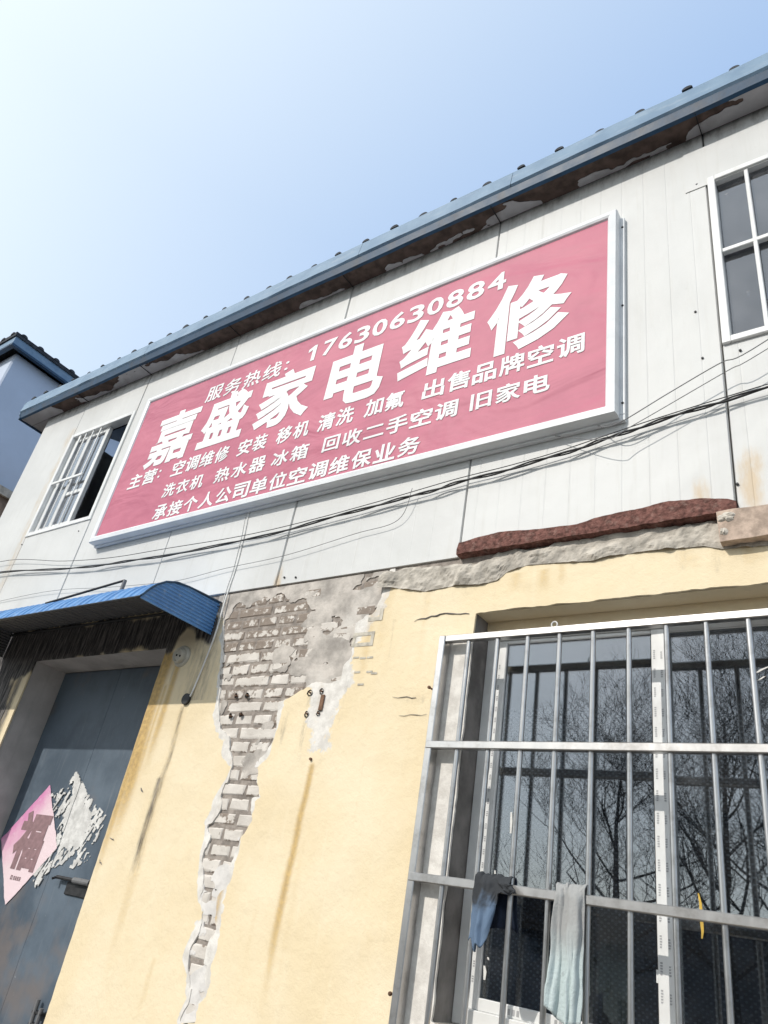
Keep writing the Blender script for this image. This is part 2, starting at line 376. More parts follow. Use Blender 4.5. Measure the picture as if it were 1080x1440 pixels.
col = t.mix(t.math('MULTIPLY', t.ramp(t.noise(30, 5, .7, stretch=(1, 1, 1)), .56, .7), .4), col, (.82, .72, .74))
t.bsdf(col, .7, 0, t.bump(t.noise(10, 4, .6), .3, .01), .3)
simple('poster_ink', (.27, .165, .175), .75, .15, 30)
simple('torn_paper', (.66, .65, .63), .9, .15, 20, bump=.5, bscale=25, bdist=.01, spec=.2, dirt=(.36, .35, .34), dirtamt=.7)
simple('ivory_plastic', (.52, .49, .42), .5, .1, 20, bump=.1, dirt=(.25, .22, .17), dirtamt=.5)
simple('black_hole', (.012, .011, .010), .95, .2, 30)
t = NT('grey_towel'); X = t.xyz(); n1 = t.noise(120, 4, .7)
gr = t.ramp(t.math('ADD', X[2], t.math('MULTIPLY', t.noise(14, 3), .08)), 1.62, 1.76)
col = t.mix(gr, (.50, .575, .575), (.36, .36, .355)); col = t.mix(t.ramp(t.noise(16, 5, .7), .55, .75), col, (.30, .32, .33))
t.bsdf(col, .95, 0, t.bump(n1, .8, .004), .1)
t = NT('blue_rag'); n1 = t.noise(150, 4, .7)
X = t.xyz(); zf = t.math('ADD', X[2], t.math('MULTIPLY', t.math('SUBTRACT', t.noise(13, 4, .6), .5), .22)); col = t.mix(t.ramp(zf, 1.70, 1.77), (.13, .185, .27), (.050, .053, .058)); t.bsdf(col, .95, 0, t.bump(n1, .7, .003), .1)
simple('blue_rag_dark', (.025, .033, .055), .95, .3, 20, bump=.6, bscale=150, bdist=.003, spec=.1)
simple('yellow_smear', (.55, .36, .06), .7, .2, 30)
simple('white_paint', (.72, .71, .68), .7, .1, 30)
simple('mark_grey', (.50, .46, .39), .9, .25, 30, spec=.2)
simple('bark', (.09, .075, .062), .95, .35, 14, bump=.6, bscale=40, spec=.15)
simple('asphalt', (.055, .054, .053), .92, .3, 3, bump=.5, bscale=90, spec=.25)
simple('earth', (.10, .088, .072), .95, .3, 1.2, bump=.5, bscale=30, spec=.15)
simple('paving', (.20, .19, .175), .92, .2, 3, bump=.4, bscale=40, spec=.2)
simple('nb_wall', (.50, .56, .67), .75, .06, 1.5, bump=.15, bscale=8, bdist=.02, spec=.3)
simple('nb_brick', (.27, .20, .155), .93, .3, 7, bump=.6, bscale=25, bdist=.02, spec=.2)
simple('added_wall', (.16, .15, .14), .93, .25, 2, bump=.4, bscale=20)

# ------------------------------------------------------------------ setting
def plane(name, x0, x1, y0, y1, z, mat): return tag(mk(name, [(x0, y0, z), (x1, y0, z), (x1, y1, z), (x0, y1, z)], [[0, 1, 2, 3]], mat), kind='structure')
plane('ground', -400, 400, -400, 400, -.16, 'earth')
plane('road', -300, 300, -11.5, -4.5, -.15, 'asphalt')
tag(bx('pavement', 'paving', None, -60, 60, -4.5, 0.02, -.2, 0), kind='structure')

# ------------------------------------------------------------------ the building
B = thing('workshop_building', (-3.1, 2.5, 0), 'two-storey workshop, peeling yellow plaster below and white metal panels above', 'building')
XL, XR = -6.63, 2.2
DX0, DX1, DZ = -4.95, -3.53, 2.81            # door opening
WX0, WX1, WZ0, WZ1 = -1.487, 0.02, 1.37, 2.83   # big window opening
TOP = 3.115
wall = MB(); e = .014; yb0, yb1 = .0065, .26
for x0, x1, z0, z1 in ((XL, DX0 - e, 0, TOP), (DX0 - e, DX1 + e, DZ + e, TOP), (DX1 + e, WX0 - e, 0, TOP), (WX0 - e, WX1 + e, 0, WZ0 - e), (WX0 - e, WX1 + e, WZ1 + e, TOP), (WX1 + e, XR, 0, TOP)):
    wall.box(x0, x1, yb0, yb1, z0, z1)
GW = wall.build('ground_floor_wall', 'mortar', B)
z4 = zz(260, 780, .31481); z5 = zz(240, 1080, .33333)
_pl = [z4(100, 172), z4(350, 132), z4(600, 98), z4(925, 52), z4(905, 150), z4(850, 255), z4(765, 300), z4(745, 440), z4(700, 560), z4(640, 600), z4(590, 585), z4(480, 620), z4(408, 660),
       z4(402, 780), z4(372, 890), z4(345, 930), z4(330, 1080), z5(345, 120), z5(330, 210), z5(290, 330), z5(252, 470), z5(215, 560), z5(197, 680), z5(165, 740), z5(150, 960), z5(115, 990), z5(100, 1060),
       z5(45, 1065), z5(78, 980), z5(80, 750), z5(118, 640), z5(130, 560), z5(130, 400), z5(160, 240), z5(200, 180), z5(228, 80), z5(255, 0),
       z4(178, 1060), z4(210, 950), z4(200, 870), z4(215, 800), z4(160, 770), z4(150, 700), z4(165, 600), z4(168, 400), z4(170, 300), z4(120, 230)]
EXP = [(p.x, p.z) for p in (PX(*q) for q in _pl)]
EXP[0] = (EXP[0][0], 3.2); EXP[1] = (EXP[1][0], 3.2); EXP[2] = (EXP[2][0], 3.2); EXP[3] = (EXP[3][0], 3.2)
zr = zz(640, 640, .40741)
LEDGE = [(p.x, p.z) for p in (PX(*zr(*q)) for q in ((-210, 440), (-100, 452), (0, 432), (90, 428), (150, 412), (180, 385), (250, 360), (350, 352), (480, 345), (530, 330), (650, 312), (760, 302), (860, 292), (920, 302), (1080, 288)))] + [(2.3, 3.03)]
def ledge_z(x): return np.interp(x, [p[0] for p in LEDGE], [p[1] for p in LEDGE])
cs = .0105
us = np.arange(XL, XR + cs, cs); vs = np.arange(0, 3.125, cs)
U, Vv = np.meshgrid(us, vs, indexing='ij')
nz1 = fbm(U * 7, Vv * 7, 1, 5)
dE = sdpoly(U, Vv, EXP)
F = dE + nz1 * .055 + fbm(U * 30, Vv * 30, 5, 2) * .012
F = np.minimum(F, sdrect(U, Vv, DX0, DX1, -1, DZ) + fbm(U * 20, Vv * 20, 4, 3) * .004)
F = np.minimum(F, sdrect(U, Vv, WX0, WX1, WZ0, WZ1) + fbm(U * 16, Vv * 16, 6, 3) * .008)
topz = np.where(U > LEDGE[0][0], ledge_z(U), 3.108)
F = np.minimum(F, topz - Vv + np.where(U > LEDGE[0][0], fbm(U * 18, Vv * 18, 8, 3) * .02, 0))
SOOT = [(p.x, p.z) for p in (PX(*zz(0, 780, .31481)(*q)) for q in ((-60, 330), (130, 340), (500, 290), (760, 262), (960, 300), (940, 380), (870, 330), (800, 360), (770, 430), (750, 425), (450, 460), (160, 500), (60, 560), (30, 700), (-20, 800), (-80, 600)))]
z2 = zz(0, 780, .31481)
def paintattr(u, v):
    d = sdpoly(u, v, EXP); r = .95 * sstep(.028, .0, d + fbm(u * 7, v * 7, 12, 4) * .07)
    greyzone = [(p.x, p.z) for p in (PX(*z4(*q)) for q in ((560, 300), (760, 300), (880, 180), (900, 240), (770, 420), (770, 580), (690, 680), (640, 900), (560, 900), (540, 600)))]
    r = np.maximum(r, .75 * sstep(.05, -.06, sdpoly(u, v, greyzone) + fbm(u * 9, v * 9, 15, 3) * .06))
    # bare white strip the grille sits on
    r = np.maximum(r, 1.3 * sstep(.012, -.006, sdrect(u, v, -1.603, WX0 + .03, 0.9, 2.70) + fbm(u * 14, v * 14, 18, 3) * .006))
    # shade under the awning's right end is painted into the soot channel below
    g = np.zeros_like(u)
    def streak(x, z0, z1, wd, amt, wob=.02, fade=.35):
        xx = x + fbm(v * 2.3, v * 0 + x * 7, 21, 3) * wob
        L = np.clip((z0 - v) / (z0 - z1), 0, 1)
        k = np.where((v < z0 + .01) & (v > z1 - .1), 1, 0) * sstep(0, .03, L) * (1 - sstep(fade, 1, L))
        return amt * k * np.exp(-((u - xx) / (wd * (1 + .5 * L))) ** 2)
    for a in ((-3.205, 2.47, .95, .035, .42, .03, .6), (-2.235, 2.20, 1.05, .020, .85, .045, .45), (-3.47, 2.80, 1.5, .05, .95, .03, .5), (-3.37, 2.72, 1.9, .03, .8), (-3.51, 2.80, 1.3, .03, .95, .01, .5), (-3.42, 2.6, 1.7, .015, .7), (-2.05, 2.98, 2.3, .03, .45), (-1.98, 3.0, 2.5, .05, .35),
              (-1.30, 3.0, 2.86, .04, .45), (-1.18, 3.0, 2.85, .03, .5), (-1.10, 3.02, 2.86, .02, .45), (-.62, 3.0, 2.86, .05, .35), (-.40, 3.0, 2.86, .03, .4), (-2.60, 1.66, 1.4, .02, .7, .01, .5), (-2.9, 1.35, 1.0, .02, .4), (-1.75, 3.0, 2.3, .03, .3), (-5.1, 2.7, 1.8, .05, .5), (-3.42, 2.45, 1.6, .06, .35)):
        g = np.maximum(g, streak(*a))
    rs_ = random.Random(5)
    for k in range(26):
        x_ = rs_.uniform(-3.3, -1.66); z_ = rs_.uniform(1.6, 3.0); g = np.maximum(g, streak(x_, z_, z_ - rs_.uniform(.3, 1.0), rs_.uniform(.008, .03), rs_.uniform(.10, .28), .03, .3))
    b = .95 * sstep(.05, -.03, sdpoly(u, v, SOOT) + fbm(u * 9, v * 2.5, 31, 3) * .07)
    for a in ((-3.205, 2.48, 1.40, .024, .50, .03, .5), (-3.225, 2.10, 1.50, .026, .62, .02, .55), (-3.40, 2.72, 2.4, .02, .35), (-2.33, 2.5, 1.9, .03, .32), (-2.12, 2.6, 2.1, .02, .3), (-5.05, 2.8, 1.6, .05, .7), (-2.70, 2.2, 1.3, .02, .25), (-1.90, 2.85, 2.5, .012, .3), (-2.45, 2.42, 2.1, .02, .35)):
        b = np.maximum(b, streak(*a))
    b = np.maximum(b, .45 * sstep(.03, 0, np.abs(u + 1.612) + fbm(u * 30, v * 12, 40, 3) * .03) * (v < 2.74))
    b = np.maximum(b, .42 * sstep(.28, .0, np.where((u > -3.4) & (u < -3.02) & (v > 2.48), np.abs(u + 3.16), 9)) )  # awning's shade on the plaster, painted as a grey band
    b = np.maximum(b,   .20 * sstep(2.72, 3.05, v + fbm(u * 7, v * 1.5, 45, 4) * .25) * (u > -2.2))
    for px, py, wd in ((585, 985, .05), (565, 812, .06)):
        p = PX(px, py); b = np.maximum(b, .3 * np.exp(-((u - p.x) ** 2 * 25 + (v - p.z) ** 2 * 900)))
    return np.stack([r, g, b], 1)
sheet('plaster', F, us, vs, lambda u, v: (u, -.002 + .004 * float(vnoise(u * 1.7, v * 1.7, 3)), v), Vector((0, .011, 0)), 'plaster', GW, paintattr)
tag(bpy.data.objects['plaster'], 'faded yellow painted plaster with brown drip stains')

# skim coat smears over the bricks
SK = [(p.x, p.z) for p in (PX(*z4(*q)) for q in ((440, 140), (930, 40), (900, 200), (780, 330), (760, 480), (720, 640), (560, 600), (470, 560), (500, 440), (560, 330), (480, 250)))]
us2 = np.arange(-3.2, -1.9, .007); vs2 = np.arange(2.1, 3.11, .007); U2, V2 = np.meshgrid(us2, vs2, indexing='ij')
FS = np.minimum(np.minimum(-sdpoly(U2, V2, SK), .06) * .9 - .035 + fbm(U2 * 6, V2 * 9, 51, 5) * .26, 3.105 - V2)
FS = np.minimum(FS, .02 - sdpoly(U2, V2, EXP))
FT = fbm(U2 * 5, V2 * 6, 61, 5) * .2 - .055 + .12 * sstep(2.85, 3.08, V2)      # smears left on the upper courses
FS = np.maximum(FS, np.minimum(np.minimum(FT, 3.105 - V2), -.01 - sdpoly(U2, V2, EXP)))
tag(sheet('skim_coat', FS, us2, vs2, lambda u, v: (u, .0012 + .0022 * float(vnoise(u * 9, v * 9, 7)), v), Vector((0, .010, 0)), 'skim', GW), 'thin grey skim coat smeared over the bare bricks')

us8 = np.arange(-3.1, -2.3, .006); vs8 = np.arange(.98, 2.5, .006); U8, V8 = np.meshgrid(us8, vs8, indexing='ij')
F8 = np.minimum(fbm(U8 * 8, V8 * 12, 131, 5) * .2 + .03 - .16 * sstep(1.35, 2.1, V8), .01 - sdpoly(U8, V8, EXP))
tag(sheet('whitewash', F8, us8, vs8, lambda u, v: (u, .0006 + .0016 * float(vnoise(u * 12, v * 12, 11)), v), Vector((0, .010, 0)), 'whitewash', GW), 'flaking whitewash over the lower bare bricks', kind='stuff')
def brick(x0, x1, z0, z1, yf, bias):
    j = lambda a=.005: random.uniform(-a, a)
    c = .006; v = []; f_ = []
    for y, i in ((.012, 0), (yf + .004, 0), (yf, c)):
        for sx, szz in ((0, 0), (1, 0), (1, 1), (0, 1)):
            v.append(((x0 + i + j()) if not sx else (x1 - i + j()), y + j(.0012), (z0 + i + j(.004)) if not szz else (z1 - i + j(.004))))
    for k in range(2):
        for a in range(4):
            b = (a + 1) % 4; f_.append([k * 4 + a, k * 4 + b, k * 4 + 4 + b, k * 4 + 4 + a])
    f_.append([8, 9, 10, 11])
    o = mk('brick', v, f_, 'brick', GW); o.color = (bias, random.random(), 0, 1)
    return o
ex = np.array(EXP); row = 0; z = 0.98; nbk = 0
PO = 24
while z < 3.09:
    hd = row % 2; L = .115 if hd else .24
    x = -3.45 + (0.0 if hd else .062) + random.uniform(-.015, .015)
    while x < -1.9:
        l_ = L + random.uniform(-.006, .006)
        if not hd and random.random() < .3: l_ = .115
        cx, cz = np.array([x, x + l_ / 2, x + l_]), np.array([z + .027] * 3)
        if sdpoly(cx, cz, EXP).min() < .05 and z + .054 < TOP - .004:
            d_up = sstep(2.5, 3.1, np.array(z)); left = sstep(-2.6, -3.0, np.array(x))
            bias = .62 - .50 * float(d_up) + .35 * float(sstep(2.4, 1.7, np.array(z))) - .18 * float(left * d_up) + random.uniform(-.16, .16)
            if random.random() < .10: bias -= .5
            yf = .0022 + random.uniform(-.0012, .0018)
            if random.random() < .06: yf = .006
            brick(x, x + l_, z, z + .050, yf, bias); nbk += 1
        x += l_ + .016 + random.uniform(-.002, .003)
    z += .0655; row += 1

# drill holes with rusty plugs, rust strap, old painted marks
for q in ((230, 632), (280, 630), (205, 722), (252, 715), (560, 618), (545, 712), (597, 710), (612, 612)):
    p = PX(*z4(*q), -.003); o = MB(); n = 9; rr = random.uniform(.010, .016)
    o.v = [(p.x + rr * math.cos(2 * math.pi * k / n) * random.uniform(.7, 1.2), -.0075, p.z + rr * math.sin(2 * math.pi * k / n) * random.uniform(.8, 1.4)) for k in range(n)] + [(p.x, .006, p.z)]
    o.f = [[k, (k + 1) % n, n] for k in range(n)]; o.build('anchor_hole', 'black_hole', GW)
    MB().lathe((p.x + .004, -.016, p.z), (0, 1, 0), [(0, .003), (.002, .0045), (.02, .0045)], 8).build('anchor_plug', 'rust_brown', GW)
p = PX(*z4(612, 625), -.01); q = PX(*z4(600, 705), -.01)
bx('rust_strap', 'rust_brown', GW, q.x - .011, q.x + .011, -.012, -.004, q.z + .01, p.z, bevel=.002)
p = PX(*z4(566, 915)); MB().lathe((p.x, -.012, p.z), (0, 1, 0), [(0, .006), (.012, .007)], 8).build('anchor_plug', 'rust_brown', GW)
def ring(x0, x1, z0, z1, t_, sides='lrtb'):
    o = MB()
    if 'l' in sides: o.box(x0, x0 + t_, -.0046, -.004, z0, z1)
    if 'r' in sides: o.box(x1 - t_, x1, -.0047, -.004, z0, z1)
    if 't' in sides: o.box(x0, x1, -.0045, -.004, z1 - t_, z1)
    if 'b' in sides: o.box(x0, x1, -.00455, -.004, z0, z0 + t_)
    o.build('painted_mark', 'mark_grey', GW)
a = PX(*z4(745, 415)); b = PX(*z4(850, 352)); ring(a.x, b.x, a.z, b.z + .01, .018)
a = PX(*z4(820, 300)); b = PX(*z4(892, 240)); ring(a.x, b.x, a.z, b.z, .020, 'rb')
for q in ((770, 465), (800, 467), (832, 464), (775, 530), (830, 528), (850, 535), (790, 585)):
    a = PX(*z4(*q)); bx('painted_mark', 'mark_grey', GW, a.x - .022, a.x + .012, -.0046, -.004, a.z, a.z + .009)
# thin cracks in the plaster
def crack(pts, r=.0028):
    P = []
    for i in range(len(pts) - 1):
        a, b = PX(*pts[i], -.0042), PX(*pts[i + 1], -.0042)
        for k in range(5): P.append(a.lerp(b, k / 5) + Vector((random.uniform(-.004, .004), 0, random.uniform(-.005, .005))))
    P.append(PX(*pts[-1], -.0042)); n = len(P); MB().tube(P, [r * (0.3 + .9 * math.sin(math.pi * (i + .3) / n)) * random.uniform(.6, 1.3) for i in range(n)], 5).build('plaster_crack', 'reveal_grey', GW)
crack([(582, 873), (612, 866), (630, 862), (660, 863)]); crack([(552, 981), (585, 981)], .0014); crack([(560, 1006), (600, 1004)], .001)
crack([(198, 1108), (201, 1114)], .003); crack([(155, 1178), (160, 1182)], .0025); crack([(140, 1210), (143, 1216)], .002)

# mortar ledge and broken bedding below the metal panels
us3 = np.arange(-2.03, 1.0, .009); vs3 = np.linspace(0, 1, 13); V = []; f_ = []
for i, u in enumerate(us3):
    zl = float(ledge_z(u)) - .03
    for j, s in enumerate(vs3):
        zt = 3.128; zc = zl + (zt - zl) * s; hgt = float(fbm(u * 9, zc * 11, 71, 4))
        hgt2 = float(fbm(u * 34, zc * 40, 75, 3)); V.append((u, -.006 - .022 * max(0, hgt) * 1.5 - .010 * max(-.3, hgt2) + .045 * float(sstep(.70, 1.0, np.array(s + hgt * .35))), zc))
for i in range(len(us3) - 1):
    for j in range(12): a = i * 13 + j; f_.append([a, a + 13, a + 14, a + 1])
mk('mortar_ledge', V, f_, 'concrete', GW)
p0, p1 = PX(1008, 720, -.05), PX(1010, 761, -.05)
o = MB(); n0 = 26; xs = np.linspace(p0.x, .9, n0)
for x in xs:
    for y, z in ((0, p1.z), (-.05, p1.z), (-.05, p0.z), (0, p0.z + .01)):
        o.v.append((x + random.uniform(-.003, .003), y + random.uniform(-.004, .004) * (y < 0), z + random.uniform(-.004, .004)))
for i in range(n0 - 1):
    for k in range(3): a = i * 4 + k; o.f.append([a, a + 4, a + 5, a + 1])
o.f.append([0, 1, 2, 3])
o.build('stone_band', 'pink_stone', B)
# mortar lump at its end
def lump(name, c, r, mat, parent, seed):
    bm = bmesh.new(); bmesh.ops.create_icosphere(bm, subdivisions=3, radius=1); v = []
    for q in bm.verts:
        k = 1 + .55 * float(fbm(q.co.x * 1.7 + 5, q.co.z * 1.7 + q.co.y, seed, 3)); v.append((c[0] + q.co.x * r[0] * k, c[1] + q.co.y * r[1] * k, c[2] + q.co.z * r[2] * k))
    ff = [[w_.index for w_ in f.verts] for f in bm.faces]; bm.free(); return mk(name, v, ff, mat, parent)
p = PX(1022, 728, -.05); lump('mortar_lump', (p.x, -.035, p.z), (.030, .03, .025), 'concrete', B, 5)
p = PX(1017, 748, -.05); lump('mortar_lump', (p.x, -.035, p.z), (.018, .025, .022), 'concrete', B, 8)
# rusty bottom channel
tops = [(p.x, p.z) for p in (PX(*q, -.03) for q in ((650, 760), (668, 754), (700, 746), (740, 743), (810, 735), (850, 722), (900, 712), (940, 702), (990, 698), (1020, 699), (1036, 702)))]
o = MB(); xs = np.linspace(-1.598, -.428, 80)
for i, x in enumerate(xs):
    zt = float(np.interp(x, [q[0] for q in tops], [q[1] for q in tops])) + float(fbm(x * 22, 3.3, 81, 3)) * .004; jb = float(fbm(x * 30, 1.1, 83, 3)) * .006
    o.v += [(x, -.006, zt + .006), (x, -.026 + jb * .6, zt - .006), (x, -.036 + jb, 3.135), (x, -.038, 3.114 + jb), (x, .03, 3.106)]
for i in range(79):
    for k in range(4): a = i * 5 + k; o.f.append([a + 5, a, a + 1, a + 6])
o.f += [[4, 3, 2, 1, 0], [395, 396, 397, 398, 399]]
RCH = o.build('rusty_channel', 'rust', B); tag(RCH, 'rust-red corroded steel bottom track')

# ---- upper floor panels
PT, PB = 5.46, TOP
seams = [XL, -5.935, -4.99, -3.88, -2.752, -1.603, -.43, .72, 1.87, XR + .02]
def panel(x0, x1, z0, z1, yf=-.006, lean=0):
    g_ = .003 if x0 > XL + .01 else 0; x0 += g_; x1 -= .003
    prof = [(x0, yf + .008), (x0 + .004, yf)]; x = x0 + .06
    while x < x1 - .06:
        prof += [(x - .004, yf), (x, yf + .0008), (x + .004, yf)]; x += .1145
    prof += [(x1 - .004, yf), (x1, yf + .008)]
    n = len(prof); v = [(a, b, z0) for a, b in prof] + [(a, b, z1) for a, b in prof] + [(x0, .05, z0), (x1, .05, z0), (x0, .05, z1), (x1, .05, z1)]
    f_ = [[i, i + 1, n + i + 1, n + i] for i in range(n - 1)]
    f_ += [[2 * n, 0, n, 2 * n + 2], [n - 1, 2 * n + 1, 2 * n + 3, 2 * n - 1], [2 * n + 1, 2 * n, 2 * n + 2, 2 * n + 3],
           list(range(n - 1, -1, -1)) + [2 * n, 2 * n + 1], list(range(n, 2 * n)) + [2 * n + 3, 2 * n + 2]]
    return mk('wall_panel', v, f_, 'panel', B)
LW = (-5.935, -4.99, 3.955, 5.035); RW = (-.425, .70, 3.945, 5.06)
for i in range(len(seams) - 1):
    a, b = seams[i], seams[i + 1]; yf = -.006 - .0025 * (i % 2)
    if i == 1: panel(a, b, PB, LW[2], yf); panel(a, b, LW[3], PT, yf)
    elif i == 6: panel(a, b, PB, RW[2], yf); panel(a, b, RW[3], PT, yf)
    elif i == 5: panel(a, b, 3.15, PT, yf)
    else: panel(a, b, PB, PT, yf)
bx('panel_patch', 'panel', B, -.53, .10, -.0125, -.0105, 5.02, 5.33)
# dark backing and the rest of the shell
o = MB(); o.box(XL + .02, LW[0], .055, .10, PB, PT); o.box(LW[0], LW[1], .055, .10, PB, LW[2]); o.box(LW[0], LW[1], .0551, .10, LW[3], PT)
o.box(LW[1], RW[0], .055, .10, PB, PT); o.box(RW[0], RW[1], .0551, .10, PB, RW[2]); o.box(RW[0], RW[1], .0551, .10, RW[3], PT); o.box(RW[1], XR - .02, .055, .10, PB, PT)
o.build('inner_lining', 'shadow_gap', B)
bx('side_wall', 'panel', B, XL, XL + .05, .10, 5.0, TOP, PT); bx('side_wall', 'panel', B, XR - .05, XR, .10, 5.0, TOP, PT)
bx('side_wall', 'plaster', B, XL, XL + .2, yb1, 5.0, 0, TOP - .01); bx('side_wall', 'plaster', B, XR - .2, XR, yb1, 5.0, 0, TOP - .01)
bx('rear_wall', 'interior', B, XL, XR, 5.0, 5.2, 0, PT)
bx('floor_slab', 'interior', B, XL + .21, XR - .21, yb1 + .01, 4.99, 2.95, 3.10); bx('room_floor', 'interior', B, XL + .21, XR - .21, yb1 + .01, 4.99, -.1, .01)
bx('partition', 'interior', B, -2.9, -2.8, yb1 + .01, 4.9, 0.01, 2.94)
bx('partition', 'interior', B, -3.0, -2.9, .15, 4.9, 3.11, 5.4)

# ---- roof and eave
EX0, EX1, EY, EZ = -6.94, XR + .35, -.166, 5.43
RF = mk('roof', [(EX0, EY + .01, 5.60), (EX1, EY + .01, 5.60), (EX1, 2.5, 6.35), (EX0, 2.5, 6.35), (EX1, 5.4, 5.60), (EX0, 5.4, 5.60)], [[0, 1, 2, 3], [3, 2, 4, 5]], 'blue_steel', B, solid=.04)
x = EX0
edges = [EX0, -4.93, -2.6, -1.46, .35, EX1]
for a, b in zip(edges[:-1], edges[1:]):       # fascia sheets, butt-jointed
    n = 24; o = MB()
    for i in range(n + 1):
        u = a + .0015 + (b - a - .003) * i / n; wv = float(vnoise(u * 2.1, 4.4, 9)) * .012; w2 = float(vnoise(u * 6, 7.7, 9)) * .006
        o.v += [(u, EY + .035, 5.652 + wv), (u, EY + .004, 5.640 + wv), (u, EY - .012 + w2, 5.505), (u, EY + .002, 5.492)]
    for i in range(n):
        for k in range(3): q = i * 4 + k; o.f.append([q, q + 1, q + 5, q + 4][::-1])
    o.build('fascia', 'blue_steel', RF, smooth=False)
    o = MB()
    for i in range(n + 1):
        u = a + (b - a) * i / n; w2 = float(vnoise(u * 5, 2.2, 9)) * .006
        o.v += [(u, EY + .0015, 5.4935), (u, EY + .014, 5.440 + w2), (u, EY + .030, 5.426 + w2)]
    for i in range(n):
        for k in range(2): q = i * 3 + k; o.f.append([q, q + 1, q + 4, q + 3][::-1])
    o.build('fascia_lip', 'blue_lip', RF)
bx('end_fascia', 'blue_steel', RF, EX0 - .012, EX0, EY, 4.9, 5.47, 5.64); bx('end_fascia_lip', 'blue_lip', RF, EX0 - .008, EX0 + .012, EY + .008, 4.9, 5.424, 5.468)
bx('soffit_board', 'soffit_bare', RF, EX0 + .013, EX1, EY + .024, -.0105, 5.44, 5.47)
bx('soffit_board', 'soffit_paint', RF, EX0 + .013, XL - .002, -.010, 4.9, 5.438, 5.47)
us5 = np.arange(EX0 + .013, EX1, .009); vs5 = np.arange(EY + .030, -.010, .008); U5, V5 = np.meshgrid(us5, vs5, indexing='ij')
edge = sstep(-.03, EY + .05, V5); along = fbm(U5 * 1.5, U5 * 0 + 2.2, 95, 3)
bias = np.interp(us5, [-6.95, -6.45, -6.35, -5.6, -5.2, -4.2, -3.9, -3.0, -2.8, -1.9, -1.6, -1.0, -.6, 0, 2.5], [.5, .45, -.20, -.14, .04, -.08, -.30, -.30, -.20, -.27, -.16, -.18, -.02, .06, .0])
F5 = bias[:, None] + .20 - .30 * edge + fbm(U5 * 4.2, V5 * 9, 91, 5) * .42
tag(sheet('soffit', F5, us5, vs5, lambda u, v: (u, v, 5.436 - .004 * float(sstep(-.05, EY, np.array(v)))), Vector((0, 0, .0035)), 'soffit_paint', RF), 'peeling grey-white soffit paint', kind='stuff')
# seam strips of soffit
for u in (-5.93, -4.99, -3.88, -2.75, -1.60, -.43, .7): bx('soffit_joint', 'shadow_gap', RF, u - .002, u + .002, EY + .02, -.01, 5.4275, 5.433)
# tile rib ends along the eave
def rib(x, y0, y1, z0, z1, r=.028, mat='roof_tile', parent=RF, name='roof_rib', ax='y'):
    o = MB(); n = 8
    for q, zq in ((y0, z0), (y1, z1)):
        for k in range(n + 1):
            an = math.pi * k / n; c, s = math.cos(an) * r * 1.25, math.sin(an) * r
            o.v.append((x + c, q, zq + s) if ax == 'y' else (q, x + c, zq + s))
    for k in range(n): o.f.append([k, k + 1, n + 2 + k, n + 1 + k] if ax == 'y' else [k + 1, k, n + 1 + k, n + 2 + k])
    o.f.append(list(range(n, -1, -1))); o.f.append(list(range(n + 1, 2 * n + 2)))
    return o.build(name, mat, parent, smooth=False)
x = EX0 + .12
while x < EX1: rib(x + random.uniform(-.012, .012), EY + .004 + random.uniform(-.006, .008), 2.5, 5.648, 6.378, random.uniform(.019, .029)); x += .2355

# ---- left upper window (half open, with bars)
x0, x1, za, zb = LW
o = MB(); fr = .038
o.box(x0, x0 + fr, -.018, .06, za, zb).box(x1 - fr, x1, -.018, .06, za, zb).box(x0 + fr, x1 - fr, -.018, .06, zb - fr, zb).box(x0 + fr, x1 - fr, -.0179, .06, za, za + fr)
w1 = o.build('window', 'pvc_white', B, bevel=.003); tag(w1, 'half-open sliding window with a short white bar guard')
sx1 = -5.37
o = MB(); y0 = .018
o.box(x0 + fr, x0 + fr + .04, y0, .05, za + fr, zb - fr).box(sx1 - .045, sx1, y0, .05, za + fr, zb - fr).box(x0 + fr + .04, sx1 - .045, y0, .0499, zb - fr - .045, zb - fr).box(x0 + fr + .04, sx1 - .045, y0, .0499, za + fr, za + fr + .045).box(x0 + fr + .2, x0 + fr + .235, y0 + .001, .0498, za + fr + .045, zb - fr - .045)
o.box(x0 + fr + .235, sx1 - .045, y0 + .003, .0497, 4.33, 4.365)
o.build('sash', 'pvc_white', w1, bevel=.002)
bx('pane', 'dusty_glass', w1, x0 + fr + .04, sx1 - .045, .034, .038, za + fr + .045, zb - fr - .045)
V = []; f_ = []; n = 40
for i in range(n + 1):
    u = x0 + .09 + (sx1 - x0 - .13) * i / n; yy = .075 + .010 * math.sin(i * 1.5) + .004 * math.sin(i * .63)
    V += [(u, yy, za + .05), (u, yy, zb - .06)]
for i in range(n): f_.append([2 * i, 2 * i + 2, 2 * i + 3, 2 * i + 1])
mk('curtain', V, f_, 'curtain', w1)
gx1 = -5.44
for u in (-5.80, -5.785, -5.70, -5.59, -5.475)[0:5]:
    MB().tube([(u, -.004, za + fr - .004), (u, -.004, zb - fr + .004)], .0065, 8).build('bar', 'pvc_white', w1)
bx('cross_bar', 'pvc_white', w1, x0 + fr - .002, gx1, -.016, -.004, 4.48, 4.505, bevel=.002)
